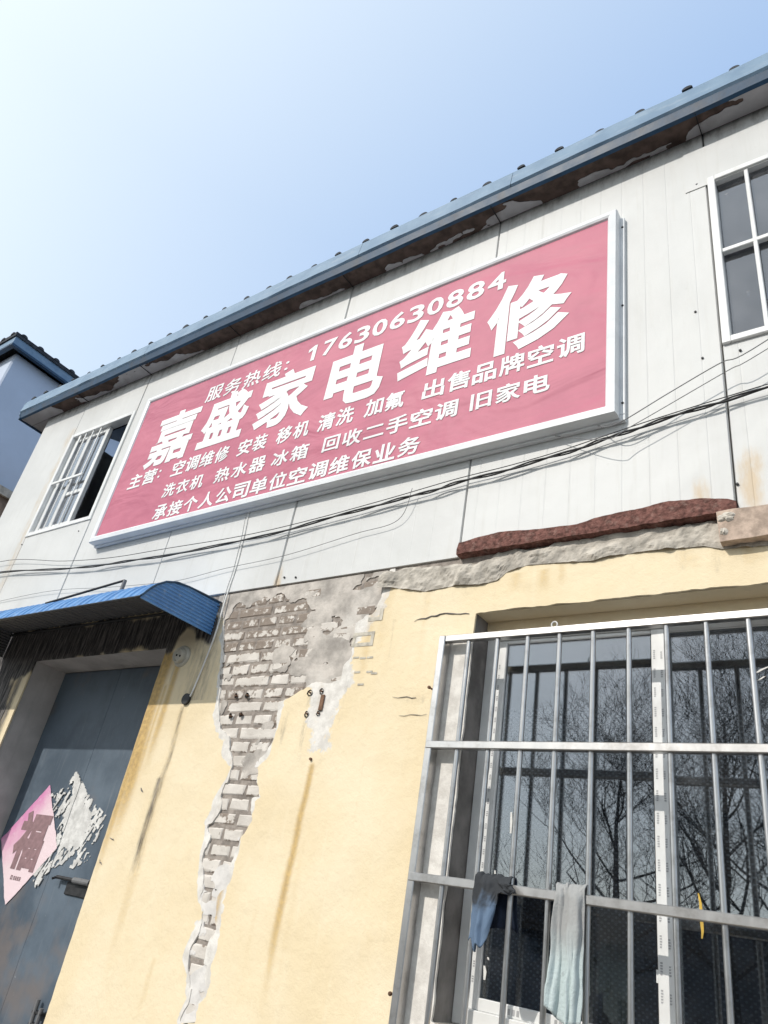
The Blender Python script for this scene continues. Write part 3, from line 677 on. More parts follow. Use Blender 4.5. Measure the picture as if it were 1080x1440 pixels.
# ---- right upper window (fixed, crossed glazing bars)
x0, x1, za, zb = RW; fr = .034
o = MB(); o.box(x0, x0 + fr, -.022, .06, za, zb).box(x1 - fr, x1, -.022, .06, za, zb).box(x0 + fr, x1 - fr, -.022, .06, zb - fr, zb).box(x0 + fr, x1 - fr, -.0219, .06, za, za + fr)
w2 = o.build('window', 'pvc_white', B, bevel=.003); tag(w2, 'dusty fixed window with crossed white glazing bars')
bx('pane', 'dusty_glass', w2, x0 + fr, x1 - fr, .022, .027, za + fr, zb - fr)
bx('glazing_bar', 'pvc_white', w2, -.262, -.244, -.012, .014, za + fr, zb - fr, bevel=.003); bx('glazing_bar', 'pvc_white', w2, .10, .118, -.012, .014, za + fr, zb - fr, bevel=.003)
bx('glazing_bar', 'pvc_white', w2, x0 + fr, x1 - fr, -.0125, .0145, 4.505, 4.530, bevel=.003)
bx('window_backing', 'curtain', w2, x0 + fr, x1 - fr, .08, .085, za + .03, zb - .03)
# screws in the panels
for q in ((988, 504), (1041, 493), (1037, 681), (774, 786), (416, 812), (400, 812), (31, 766), (111, 747), (980, 260), (1002, 253), (978, 439), (345, 905)):
    p = PX(*q, -.008)
    if p.z > TOP + .01: MB().lathe((p.x, -.014, p.z), (0, 1, 0), [(0, .003), (.001, .0055), (.010, .0055)], 8).build('screw', 'dark_steel', B)

# ---- door
dy = .245
DR = MB(); r_ = .0138
DR.box(DX0 - r_, DX0, .0125, dy + .03, 0, DZ).box(DX1, DX1 + r_, .0125, dy + .03, 0, DZ).box(DX0 - r_, DX1 + r_, .0125, dy + .03, DZ, DZ + r_)
DR.build('door_reveal', 'reveal_white', B)
SP = -4.275
dl = MB().box(DX0 + .004, SP - .003, dy, dy + .04, 0.01, DZ - .005).build('door', 'door_steel', B, bevel=.003); tag(dl, 'left leaf of the blue-grey steel door')
dr = MB().box(SP + .002, DX1 - .004, dy - .004, dy + .036, 0.01, DZ - .005).build('door', 'door_steel', B, bevel=.003); tag(dr, 'right leaf of the blue-grey steel door with a slide bolt')
bx('door_seam_backing', 'shadow_gap', B, DX0 + .01, DX1 - .01, dy + .042, dy + .05, 0.01, DZ - .01)
p = PX(80, 1233, dy - .03); q = PX(122, 1246, dy - .03)
MB().tube([(p.x - .0, dy - .03, p.z + .0), (q.x + .1, dy - .03, p.z)], .010, 10).build('slide_bolt', 'dark_steel', dr, smooth=False)
MB().tube([(p.x + .002, dy - .03, p.z), (p.x - .004, dy - .055, p.z - .012)], .007, 8).build('bolt_knob', 'dark_steel', dr)
MB().tube([(p.x + .17, dy - .03, p.z), (p.x + .32, dy - .03, p.z)], .016, 12).build('bolt_sleeve', 'thin_grey', dr)
bx('bolt_plate', 'dark_steel', dr, p.x + .09, p.x + .33, dy - .014, dy - .003, p.z - .075, p.z - .012, bevel=.003)
p = PX(48, 1425, dy - .03)
for u, zt in ((0, .06), (.05, .03)):
    MB().tube([(p.x + u, dy - .03, p.z + zt), (p.x + u, dy - .03, p.z - .2)], .011, 10).build('pull_rod', 'thin_grey', dr)
for zq in (.0, -.05, -.14): MB().box(p.x - .015, p.x + .07, dy - .038, dy - .003, p.z + zq, p.z + zq + .012).build('rod_bracket', 'dark_steel', dr, bevel=.002)

# ---- big window behind the grille
bx('window_reveal', 'reveal_grey', B, WX0 - .0135, WX0 + .001, .0125, .20, WZ0, WZ1)
bx('window_reveal', 'reveal_grey', B, WX1 - .001, WX1 + .0135, .0125, .20, WZ0, WZ1)
def plainpaint(o):
    at = o.data.attributes.new('paint', 'FLOAT_COLOR', 'POINT'); at.data.foreach_set('color', [0, 0, 0, 1] * len(o.data.vertices)); return o
plainpaint(bx('window_head', 'plaster', B, WX0 - .012, WX1 + .012, .0125, .20, WZ1 - .0005, WZ1 + .0135))
plainpaint(bx('window_head_filler', 'plaster', B, WX0 + .002, WX1 - .002, .112, .19, 2.772, WZ1 - .001))
bx('window_sill', 'concrete', B, WX0 - .012, WX1 + .012, .0125, .20, WZ0 - .0135, WZ0)
o = MB(); fy0, fy1 = .125, .195; fx0, fx1, fz0, fz1 = WX0 + .002, WX1 - .002, WZ0 + .001, 2.771
o.box(fx0, fx0 + .045, fy0, fy1, fz0, fz1).box(fx1 - .045, fx1, fy0, fy1, fz0, fz1).box(fx0 + .045, fx1 - .045, fy0, fy1, fz1 - .02, fz1).box(fx0 + .045, fx1 - .045, fy0, fy1, fz0, fz0 + .05)
w3 = o.build('window', 'pvc_white', B, bevel=.003); tag(w3, 'large sliding window with dark patterned film behind the grille')
lx0, lx1 = fx0 + .046, -.742; gy = .150
o = MB(); o.box(lx0, lx0 + .042, .138, .165, fz0 + .05, fz1 - .021).box(lx1 - .05, lx1, .132, .165, fz0 + .05, fz1 - .021).box(lx0 + .042, lx1 - .05, .1381, .165, 2.735, fz1 - .021).box(lx0 + .042, lx1 - .05, .1381, .165, fz0 + .05, 1.458)
o.build('sash', 'pvc_white', w3, bevel=.003)
bx('pane', 'glass', w3, lx0 + .042, lx1 - .05, gy, gy + .005, 1.458, 2.735)
bx('glazing_gasket', 'shadow_gap', w3, lx1 - .054, lx1 - .0502, .140, .149, 1.458, 2.735)
o = MB(); o.box(lx1 - .03, lx1 - .001, .167, .19, fz0 + .05, fz1 - .021).box(fx1 - .09, fx1 - .046, .167, .19, fz0 + .05, fz1 - .021).box(lx1 - .001, fx1 - .09, .1671, .19, fz0 + .05, 1.458).box(lx1 - .001, fx1 - .09, .1671, .19, fz1 - .0225, fz1 - .021)
o.build('sash', 'pvc_white', w3, bevel=.002)
bx('pane', 'glass', w3, lx1 - .001, fx1 - .09, .178, .183, 1.458, fz1 - .0226)
FZ = 2.462
bx('privacy_film', 'dotted_film', w3, lx0 + .043, lx1 - .051, .1565, .158, 1.459, FZ); bx('privacy_film', 'dotted_film', w3, lx1, fx1 - .091, .1845, .186, 1.459, FZ + .01)
bx('blind', 'interior', w3, fx0, fx1, .30, .31, 1.3, 2.8)
bx('window_latch', 'pvc_white', w3, lx1 - .056, lx1 - .0505, .136, .149, 1.60, 1.635)
# faint print on the protective film of the frames
o = MB()
for zc in np.arange(1.55, 2.7, .072):
    k = int(zc * 1000) % 3
    for col_, (dx, n) in enumerate(((-.042, 5), (-.030, 7), (-.016, 4))):
        if (k + col_) % 3 == 0: continue
        for i in range(n):
            zq = zc + i * .0075; xx = lx1 + dx; o.v += [(xx, .1312, zq), (xx + random.uniform(.004, .008), .1312, zq), (xx + .007, .1312, zq + .0045), (xx, .1312, zq + .0045)]; b = len(o.v); o.f.append([b - 4, b - 3, b - 2, b - 1])
for i in range(26):
    zq = 1.5 + i * .045
    for k in range(3):
        xx = lx0 + .012; o.v += [(xx, .1372, zq + k * .007), (xx + .007, .1372, zq + k * .007), (xx + .007, .1372, zq + k * .007 + .004), (xx, .1372, zq + k * .007 + .004)]; b = len(o.v); o.f.append([b - 4, b - 3, b - 2, b - 1])
for xb in (-1.30, -1.12, -.96):
    for k in range(4):
        xx = xb + k * .016; o.v += [(xx, .1372, 1.430), (xx + .009, .1372, 1.430), (xx + .009, .1372, 1.447), (xx, .1372, 1.447)]; b = len(o.v); o.f.append([b - 4, b - 3, b - 2, b - 1])
tag(o.build('film_print', 'film_print', w3), kind='stuff')
# smears on the panes
def smear(px, y, mat, wd):
    P = [PX(*q, y) for q in px]; o = MB(); n = len(P)
    for i, p in enumerate(P):
        k = wd * math.sin(math.pi * (i + .6) / (n + .2)) + .001; o.v += [(p.x - k, y, p.z), (p.x + k, y, p.z)]
    o.f = [[2 * i, 2 * i + 1, 2 * i + 3, 2 * i + 2] for i in range(n - 1)]; o.build('paint_smear', mat, w3)
smear([(982, 1256), (985, 1270), (986, 1285), (987, 1300), (988, 1310), (987, 1320)], .1766, 'yellow_smear', .004)
smear([(681, 1358), (682, 1366), (681, 1378)], .1488, 'white_paint', .005); smear([(719, 1142), (719, 1155), (718, 1172)], .1488, 'white_paint', .004)
smear([(686, 1346), (687, 1350)], .1488, 'white_paint', .003); smear([(696, 1224), (696, 1229)], .1488, 'white_paint', .003); smear([(1064, 946), (1072, 941), (1082, 937)], .1766, 'white_paint', .006); smear([(1066, 957), (1075, 951)], .1766, 'white_paint', .004)

# ------------------------------------------------------------------ security grille
G = thing('security_grille', (-.75, -.03, 1.1), 'stainless steel security grille of round bars over the large window', 'grille')
gx0, gx1, gzt, gzb = -1.618, .16, 2.712, 1.10; gy0, gy1 = -.056, -.026
bx('post', 'stainless', G, gx0, gx0 + .030, -.057, -.006, gzb, gzt, bevel=.003); bx('post', 'stainless', G, gx1 - .03, gx1, -.057, -.006, gzb, gzt, bevel=.003)
for zc in (gzt - .0145, 2.2555, 1.785, 1.32, gzb + .014): bx('rail', 'stainless', G, gx0 + .031 if zc in (gzt - .0145,) else gx0 + .004, gx1 - .031, gy0 - (.004 if zc != gzt - .0145 else 0), gy1, zc - .0145, zc + .0145, bevel=.003)
x = -1.478
while x < gx1 - .05:
    prev = gzb + .02
    MB().tube([(x, -.041, gzb + .02), (x, -.041, gzt - .02)], .0095, 12).build('bar', 'stainless', G, smooth=False); x += .1322
for q, w_ in (((607, 968), 1), ((553, 1398), 1)):
    p = PX(*q, -.03); MB().lathe((p.x - .004, -.05, p.z), (0, 1, 0), [(0, .004), (.003, .007), (.010, .007), (.011, .004), (.048, .004)], 8).build('anchor_bolt', 'rust_brown', G)
p = PX(780, 876, -.04); P = [(p.x + .012 * math.cos(a), -.041, gzt + .012 + .012 * math.sin(a)) for a in np.linspace(-1.0, 4.1, 14)]; MB().tube(P, .003, 6).build('wire_hook', 'white_wire', G)
p = (-.935, -.041, gzt)

# ------------------------------------------------------------------ cloths on the grille
def drape(name, mat, label, tops, bots, rail_z, front_wave, back_len, seed, nu=42, nv=34, amp=.010, ragged=.01):
    """tops/bots: list of (x) ; z bottom as function of u"""
    V = []; f_ = []; nb = 12; na = 7
    rows = []
    for j in range(nb): rows.append(('b', j / (nb)))
    for j in range(na + 1): rows.append(('a', j / na))
    for j in range(1, nv + 1): rows.append(('f', j / nv))
    for kind, s in rows:
        for i in range(nu + 1):
            u = i / nu; xt = tops[0] + (tops[1] - tops[0]) * u
            fold = math.sin(u * front_wave + seed) * amp + math.sin(u * front_wave * 2.3 + seed * 2) * amp * .4 + float(fbm(u * 5, s * 2 + seed, 101, 3)) * amp * 1.2
            if kind == 'b':
                k = 1 - s; z = rail_z - back_len * k + float(vnoise(u * 6, seed, 3)) * .02 * k; V.append((xt + .012 * k * (u - .5), -.021 + fold * .5 * k + .004, z))
            elif kind == 'a':
                an = math.pi * s; rr = .0235; V.append((xt + float(fbm(u * 4, s * 3 + seed, 103, 2)) * .012, -.042 + rr * math.cos(an), rail_z + .002 + rr * .75 * math.sin(an) + abs(fold) * .35))
            else:
                xb = bots[0](u); zb = bots[1](u); xx = xt + (xb - xt) * s + float(fbm(u * 3, s * 3, seed + 7, 3)) * .012
                V.append((xx, -.0655 - .006 * s + min(.004, -fold * (.35 + .9 * s)) - .004, rail_z + (zb - rail_z) * s + float(vnoise(u * 9, 3.3, seed)) * ragged * s))
    n = nu + 1
    for j in range(len(rows) - 1):
        for i in range(nu): a = j * n + i; f_.append([a, a + 1, a + n + 1, a + n])
    o = mk(name, V, f_, mat, None, smooth=True, solid=.004); return o
tw = drape('towel', 'grey_towel', '', (-1.045, -.950), (lambda u: -1.056 + .112 * u, lambda u: 1.490 - .034 * math.sin(u * 2.6) - .008 * u), 1.7995, 9.5, .26, 1.3, amp=.019)
tag(tw, 'long pale grey-green towel hung over the lower rail of the window grille', 'towel')
rg = drape('rag', 'blue_rag', '', (-1.338, -1.205), (lambda u: -1.340 + .165 * u, lambda u: 1.605 + .05 * abs(u - .2) + .012 * math.sin(u * 30) if u < .46 else 1.625 + min(1, (u - .46) * 9) * .145), 1.7995, 11.0, .13, 4.1, amp=.020, ragged=.03)
tag(rg, 'crumpled dark blue rag hung over the grille beside the long towel', 'rag')
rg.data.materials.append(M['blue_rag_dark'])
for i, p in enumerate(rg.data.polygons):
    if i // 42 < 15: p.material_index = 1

# ------------------------------------------------------------------ signboard
S = thing('signboard', (-2.79, -.04, 3.66), 'large red banner signboard with white Chinese lettering in a silver frame', 'sign')
sx0, sx1, sz0, sz1, sy = -4.735, -.855, 3.667, 5.018, -.085; fw = .052
def framebar(a, b, inner):
    """mitred frame bar from corner a to corner b (x,z); cross-section stepped"""
    ax, az = a; bx_, bz = b; dx = 1 if inner[0] > 0 else -1; dz = 1 if inner[1] > 0 else -1
    pr = [(0, -.012), (0, sy + .012), (.004, sy), (fw * .62, sy - .004), (fw * .85, sy + .002), (fw, sy + .016), (fw, -.012)]
    if abs(bx_ - ax) > abs(bz - az): cs = lambda p, k, d: (p[0] + d * k, p[1] + dz * d)
    o = MB(); cen = ((sx0 + sx1) / 2, (sz0 + sz1) / 2)
    for p in (a, b):
        ux = 1 if p[0] < cen[0] else -1; uz = 1 if p[1] < cen[1] else -1
        for d, y in pr: o.v.append((p[0] + ux * d, y, p[1] + uz * d))
    n = len(pr)
    for i in range(n - 1): o.f.append([i, i + 1, n + i + 1, n + i])
    return o.build('frame_bar', 'sign_frame', S, smooth=False)
c = [(sx0, sz0), (sx1, sz0), (sx1, sz1), (sx0, sz1)]
for i in range(4): framebar(c[i], c[(i + 1) % 4], (1, 1))
o = MB(); k = .022     # thin mounting flange behind the frame
o.box(sx0 - .004, sx1 + k, -.032, -.0085, sz0 - .012, sz0 + .02).box(sx1 - .01, sx1 + k, -.0322, -.0086, sz0 + .021, sz1 - .02)
o.build('mounting_flange', 'sign_frame', S, bevel=.002)
for zq in (4.92, 4.35, 3.75): MB().lathe((sx1 + .013, -.036, zq), (0, 1, 0), [(0, .003), (.001, .006), (.006, .006)], 8).build('screw', 'dark_steel', S)
sgy = sy + .012
BN = bx('banner', 'banner_red', S, sx0 + fw - .004, sx1 - fw + .004, sgy, sgy + .006, sz0 + fw - .004, sz1 - fw + .004)
def text_mesh(txt, bold, size=1.0):
    if txt == '1':
        return np.array([(.29, 0, 0), (.46, 0, 0), (.46, .68, 0), (.33, .68, 0), (.10, .56, 0), (.10, .42, 0), (.29, .50, 0)]), [[0, 1, 2, 3, 4, 6], [4, 5, 6]]
    cu = bpy.data.curves.new('t', 'FONT'); cu.body = txt; cu.size = size; cu.bevel_depth = bold; cu.bevel_resolution = 0; cu.fill_mode = 'FRONT'; cu.resolution_u = 3
    ob = bpy.data.objects.new('t', cu); COL.objects.link(ob); dg = bpy.context.evaluated_depsgraph_get(); dg.update()
    me = bpy.data.meshes.new_from_object(ob.evaluated_get(dg)); bpy.data.objects.remove(ob); bpy.data.curves.remove(cu)
    v = np.array([x.co[:] for x in me.vertices]); f_ = [list(p.vertices) for p in me.polygons]; bpy.data.meshes.remove(me); return v, f_
def put_text(txt, x0, x1, z0, z1, bold=.02, mat='banner_white', parent=None, y=sgy - .0025, name='lettering', shear=0, perchar=None):
    """each character fitted into its own slice between x0 and x1"""
    chars = [ch for ch in txt if ch != ' ']; n = len(chars); pad = (x1 - x0) / n; V = []; f_ = []
    for i, ch in enumerate(chars):
        v, f1 = text_mesh(ch, bold); mn, mx = v.min(0), v.max(0); cxx = (mn[0] + mx[0]) / 2
        if perchar: a, b, c0, c1 = perchar(ch, x0 + i * pad, pad, z0, z1)
        else: a, b, c0, c1 = x0 + i * pad + pad * .04, x0 + (i + 1) * pad - pad * .04, z0, z1
        sxx = (b - a) / max(mx[0] - mn[0], 1e-6); sz_ = (c1 - c0) / max(mx[1] - mn[1], 1e-6); b0 = len(V)
        for q in v:
            zq = c0 + (q[1] - mn[1]) * sz_
            V.append((a + (q[0] - mn[0]) * sxx + shear * (zq - z0), y + (.001 if q[2] < 0 else (0.0 if q[2] < 1e-5 else -.001)), zq))
        f_ += [[b0 + k for k in f] for f in f1]
    return mk(name, V, f_, mat, parent or BN)
H = lambda ch, x, p, z0, z1: (x + p * .05, x + p * .95, z0, z1)
def line(txt, x0, x1, z0, z1, bold):
    def pc(ch, x, p, c0, c1):
        if ch in ':：': return (x + p * .12, x + p * .27, c0 + (c1 - c0) * .2, c0 + (c1 - c0) * .75)
        if ch == '二': return (x + p * .05, x + p * .95, c0 + (c1 - c0) * .12, c0 + (c1 - c0) * .82)
        if ch in '回旧': return (x + p * .1, x + p * .9, c0 + .004, c1 - .004)
        if ch == '1': return (x + p * .10, x + p * .62, c0, c1)
        if ch in '234567890': return (x + p * .08, x + p * .92, c0, c1)
        return (x + p * .05, x + p * .95, c0, c1)
    return put_text(txt, x0, x1, z0, z1, bold, perchar=pc)
line('服务热线', -3.945, -3.165, 4.715, 4.862, .018); line('：', -3.165, -2.96, 4.715, 4.862, .02)
line('17630630884', -2.955, -1.465, 4.742, 4.880, .022)
titles = (('嘉', -4.45, -3.915, 4.232, 4.730), ('盛', -3.87, -3.375, 4.262, 4.722), ('家', -3.32, -2.78, 4.255, 4.728), ('电', -2.70, -2.215, 4.240, 4.722), ('维', -2.155, -1.625, 4.262, 4.735), ('修', -1.585, -1.065, 4.235, 4.745))
for ch, a, b, c0, c1 in titles: put_text(ch, a, b, c0, c1, .024 if ch == '嘉' else .034)
def seg(parts, z0, z1, bold=.025):
    for txt, a, b in parts: line(txt, a, b, z0, z1, bold)
seg((('主营', -4.53, -4.20), ('：', -4.20, -4.04), ('空调维修', -4.035, -3.44), ('安装', -3.37, -3.09), ('移机', -3.02, -2.735), ('清洗', -2.68, -2.39), ('加氟', -2.325, -2.035), ('出售品牌空调', -1.93, -1.0)), 4.082, 4.212)
seg((('洗衣机', -4.05, -3.615), ('热水器', -3.52, -3.04), ('冰箱', -3.005, -2.69), ('回收二手空调', -2.60, -1.67), ('旧家电', -1.62, -1.165)), 3.905, 4.022)
seg((('承接个人公司单位空调维保业务', -4.065, -1.87),), 3.728, 3.848)

# ------------------------------------------------------------------ awning over the door
A = thing('awning', (-4.29, 0, 2.86), 'small blue corrugated metal awning over the steel door', 'awning')
ax0, ax1 = -5.42, -3.17
prof = [(-.510, 2.868), (-.497, 2.884), (-.487, 2.902), (-.466, 2.932), (-.441, 2.962), (-.393, 3.001), (-.324, 3.029), (-.24, 3.040), (-.165, 3.045), (-.08, 3.049), (.0, 3.052)]
o = MB(); nx = 420; xs = np.linspace(ax0, ax1, nx + 1); np_ = len(prof)
for x in xs:
    ph = (x - ax0) / .066 * 2 * math.pi; d = .0055 * (1 if math.sin(ph) > .55 else (-.2 if math.sin(ph) < .2 else (math.sin(ph) - .2) / .35 * 1.2 - .2))
    for k, (y, z) in enumerate(prof):
        a = prof[max(k - 1, 0)]; b = prof[min(k + 1, np_ - 1)]; ty, tz = b[0] - a[0], b[1] - a[1]; L = math.hypot(ty, tz); o.v.append((x, y - tz / L * d, z + ty / L * d))
for i in range(nx):
    for k in range(np_ - 1): q = i * np_ + k; o.f.append([q, q + np_, q + np_ + 1, q + 1])
o.build('canopy_sheet', 'awning_blue', A)
def endpanel(xe, s):
    o = MB(); nz_ = 80; z0, z1 = 2.858, 3.052
    for j in range(nz_ + 1):
        z = z0 + (z1 - z0) * j / nz_; yf = float(np.interp(z, [p[1] for p in prof], [p[0] for p in prof])); 
        if z <= prof[0][1]: yf = prof[0][0]
        d = .0035 * math.sin((z - z0) / .0195 * 2 * math.pi); o.v += [(xe + d, yf, z), (xe + d, -.006, z)]
    for j in range(nz_): q = 2 * j; o.f.append([q, q + 1, q + 3, q + 2] if s > 0 else [q + 1, q, q + 2, q + 3])
    o.build('end_panel', 'awning_blue', A)
    MB().tube([(xe + s * .003, y - .001, z + .004) for y, z in prof], .006, 6).build('edge_trim', 'blue_lip', A)
endpanel(ax1 + .002, 1); endpanel(ax0 - .002, -1)
MB().tube([(ax0, -.508, 2.868), (ax1, -.508, 2.868)], .007, 6).build('front_rod', 'dark_steel', A)
MB().tube([(ax0, -.012, 3.03), (ax1, -.012, 3.03)], .008, 6).build('wall_rod', 'dark_steel', A)
pt = PX(176, 816, -.16); pb = Vector((pt.x, -.16, 3.04)); MB().tube([pb, pt], .013, 8).build('stay_post', 'thin_grey', A)
pe = PX(62, 853, -.44); MB().tube([pt, Vector((pe.x, -.44, 2.972))], .008, 8).build('stay_rod', 'dark_steel', A)

# ------------------------------------------------------------------ small things on the wall and door
LP = thing('lamp_holder', tuple(PX(253, 925, -.01)), 'round ivory lamp holder on the stained wall under the awning', 'lamp holder')
c0 = PX(254, 922, -.02)
MB().lathe((c0.x, .0, c0.z), (0, -1, -.12), [(0, .062), (.012, .062), (.018, .058), (.021, .054)], 28).build('base_plate', 'ivory_plastic', LP, smooth=False)
MB().lathe((c0.x, -.02, c0.z - .002), (0, -1, -.12), [(0, .044), (.022, .041), (.026, .036), (.014, .031)], 24).build('socket_ring', 'ivory_plastic', LP)
for d in (-.016, .014): MB().lathe((c0.x + d, -.033, c0.z - .004 - d * .2), (0, -1, -.12), [(0, .006), (.0035, .006)], 8).build('contact', 'black_hole', LP)
ph = PX(264, 984, 0)
o = MB(); n = 16
o.lathe((ph.x, -.012, ph.z), (0, 1, 0), [(0, .025), (.001, .027), (.012, .027)], n); pipe = o.build('pipe_opening', 'black_hole', GW); tag(pipe, 'black pipe opening in the plaster')
MB().lathe((ph.x, -.018, ph.z), (0, 1, 0), [(.0, .026), (.0, .030), (.014, .031)], n).build('pipe_collar', 'dark_steel', GW)

PO_ = thing('poster', (-4.605, dy - .003, 1.37), 'faded pink diamond fortune poster pasted on the steel door', 'poster')
cx, cz, hw, hh = -4.605, 1.706, .318, .342
us6 = np.arange(cx - hw - .02, cx + hw + .03, .008); vs6 = np.arange(cz - hh - .02, cz + hh + .03, .008); U6, V6 = np.meshgrid(us6, vs6, indexing='ij')
F6 = (1 - np.abs(U6 - cx) / hw - np.abs(V6 - cz) / hh) * .23 + fbm(U6 * 30, V6 * 30, 111, 3) * .006; F6 = np.minimum(F6, U6 - DX0 - .005)
sh6 = sheet('paper', F6, us6, vs6, lambda u, v: (u, dy - .0058 + .002 * float(vnoise(u * 8, v * 8, 5)), v), Vector((0, .0015, 0)), 'poster', PO_)
fv, ff = text_mesh('福', .045); mn, mx = fv.min(0), fv.max(0); V = []
for q in fv:
    V.append((cx - .150 + (q[0] - mn[0]) / (mx[0] - mn[0]) * .315, dy - .0075 - (.0005 if q[2] > 1e-5 else 0), cz - .15 + (q[1] - mn[1]) / (mx[1] - mn[1]) * .335))
mk('printed_character', V, ff, 'poster_ink', PO_)
o = MB()
def quad(x, z, w_, h_): o.v.extend([(x, dy - .0076, z), (x + w_, dy - .0076, z), (x + w_, dy - .0076, z + h_), (x, dy - .0076, z + h_)]); b = len(o.v); o.f.append([b - 4, b - 3, b - 2, b - 1])
for a in ((-.05, -.205, .020, .005), (-.05, -.187, .020, .005), (-.05, -.200, .005, .013), (-.035, -.200, .005, .013)): quad(cx + a[0], cz + a[1], a[2], a[3])
for i in range(4):
    for k in range(3): quad(cx - .018 + i * .021, cz - .204 + k * .0075, .016, .004)
    quad(cx - .012 + i * .021, cz - .205, .004, .022)
o.build('printed_mark', 'poster_ink', PO_)
z3 = zz(0, 1080, .31481)
TPd = [(p.x, p.z) for p in (PX(*z3(*q), dy - .005) for q in ((340, 25), (360, 60), (395, 130), (470, 220), (430, 330), (400, 400), (330, 440), (270, 420), (200, 470), (165, 530), (150, 480), (250, 350), (250, 250), (235, 120), (300, 90)))]
us7 = np.arange(-4.66, -3.62, .0042); vs7 = np.arange(1.42, 2.30, .0042); U7, V7 = np.meshgrid(us7, vs7, indexing='ij')
sd = sdpoly(U7, V7, TPd); core = sdpoly(U7, V7, [(p.x, p.z) for p in (PX(*z3(*q), dy - .005) for q in ((345, 40), (365, 120), (395, 180), (385, 300), (300, 340), (275, 330), (310, 180)))])
diag = vnoise((U7 - V7 * .55) * 75, (U7 * .55 + V7) * 13, 121) * .9 + fbm(U7 * 60, V7 * 60, 123, 3) * .55 + fbm(U7 * 9, V7 * 9, 127, 3) * .5
F7 = np.maximum(diag * .32 - np.maximum(sd, -.03) * 1.2 - .035, -core * 2 + .05 + fbm(U7 * 28, V7 * 28, 125, 5) * .13); F7 = np.minimum(F7, .012 - sd)
F7 = np.minimum(F7, DX1 - .01 - U7); F7 = np.minimum(F7, np.abs(U7 - SP) - .0035)
F7 = np.minimum(F7, (np.abs(U7 - cx) / hw + np.abs(V7 - cz) / hh - 1.0) * .23)
tp = sheet('torn_paper', F7, us7, vs7, lambda u, v: (u, dy - .0085 + .003 * float(vnoise(u * 14, v * 14, 9)), v), Vector((0, .0055, 0)), 'torn_paper')
tag(tp, 'scraped white remnants of old paper stuck on the steel door beside the pink poster', 'paper', kind=None)

# ------------------------------------------------------------------ cables
def smoothpath(P, n=6):
    out = []
    for i in range(len(P) - 1):
        p0 = P[max(i - 1, 0)]; p1 = P[i]; p2 = P[i + 1]; p3 = P[min(i + 2, len(P) - 1)]
        for k in range(n):
            s = k / n; out.append(.5 * ((2 * p1) + (p2 - p0) * s + (2 * p0 - 5 * p1 + 4 * p2 - p3) * s * s + (3 * p1 - p0 - 3 * p2 + p3) * s ** 3))
    return out + [P[-1]]
def cable(name, px, y, r, mat, label, cat='cable', ext0=None, ext1=None, group=None, wob=0, dz=0, seed=0):
    P = [PX(a, b, y) for a, b in px]
    if ext0: P = [Vector(e_) for e_ in ext0] + P
    if ext1: P = P + [Vector(e_) for e_ in ext1]
    Q = smoothpath(P, 8); Q = [q + Vector((0, wob * math.cos(i * .55 + seed), wob * math.sin(i * .55 + seed) + dz)) for i, q in enumerate(Q)]
    o = MB().tube(Q, r, 6).build(name, mat, None, smooth=True); return tag(o, label, cat, group)
main = [(0, 805), (94, 800), (160, 792), (227, 782), (338, 761), (430, 738), (520, 713), (590, 699 - 4), (640, 680), (715, 660), (791, 638), (850, 618), (909, 598), (990, 572), (1080, 545)]
E0 = [(-8.55, .3, 3.9), (-7.4, .0, 3.66)]; E1 = [(.5, -.06, 3.70), (1.5, -.06, 3.86), (2.2, -.006, 3.98)]
cable('power_cable', main, -.04, 0.0048, 'cable', 'thick black power cable sagging across the white panels under the sign', ext0=E0, ext1=E1, wob=.004)
cable('power_cable', main, -.036, .0036, 'cable', 'thinner black cable twisted round the thick power cable', ext0=E0, ext1=E1, wob=.007, seed=2.2)
sec = [(0, 790), (90, 789), (157, 784), (236, 771), (338, 754), (430, 733), (540, 703), (640, 674), (715, 655), (791, 633), (909, 593), (1080, 540)]
cable('thin_wire', sec, -.04, .0022, 'cable', 'thin black wire running just above the twisted cables', 'wire', ext0=E0, ext1=E1)
cable('thin_wire', [(150, 826), (200, 822), (252, 816), (318, 799), (401, 781), (498, 751), (560, 731)], -.03, .0016, 'thin_grey', 'fine slack wire drooping below the twisted cables', 'wire', ext0=[(-6.6, -.01, 3.34), (-5.2, -.03, 3.35)], ext1=[(-1.9, -.05, 3.53)])
cable('thin_wire', [(866, 597), (940, 553), (1012, 511), (1079, 478)], -.09, .0022, 'thin_grey', 'upper fine grey wire rising from the sign frame towards the dusty window', 'wire', ext0=[(-.95, -.035, 3.655)], ext1=[(.6, -.05, 4.35), (1.9, -.006, 4.8)])
cable('thin_wire', [(850, 618), (887, 600), (1020, 523), (1080, 490)], -.09, .0018, 'thin_grey', 'lower fine grey wire rising from the sign frame towards the dusty window', 'wire', ext0=[(-1.15, -.035, 3.655)], ext1=[(.6, -.05, 4.25), (1.9, -.006, 4.7)])
wv = [(350, 722), (343, 755), (333, 795), (322, 828)]
cable('white_wire', wv, -.012, .0045, 'white_wire', 'white wire running down from the sign into the pipe opening', 'wire', ext0=[tuple(PX(353, 712, -.03))],
      ext1=[tuple(PX(314, 853, -.02)), tuple(PX(305, 885, -.02)), tuple(PX(293, 918, -.016)), tuple(PX(281, 948, -.013)), tuple(PX(268, 978, -.012)), (ph.x, -.006, ph.z + .005)])
cable('white_wire', [(346, 722), (339, 757), (328, 800), (318, 830)], -.012, .002, 'white_wire', 'finer pale wire beside the white wire below the sign', 'wire', ext0=[tuple(PX(350, 712, -.03))], ext1=[tuple(PX(313, 848, -.015))])

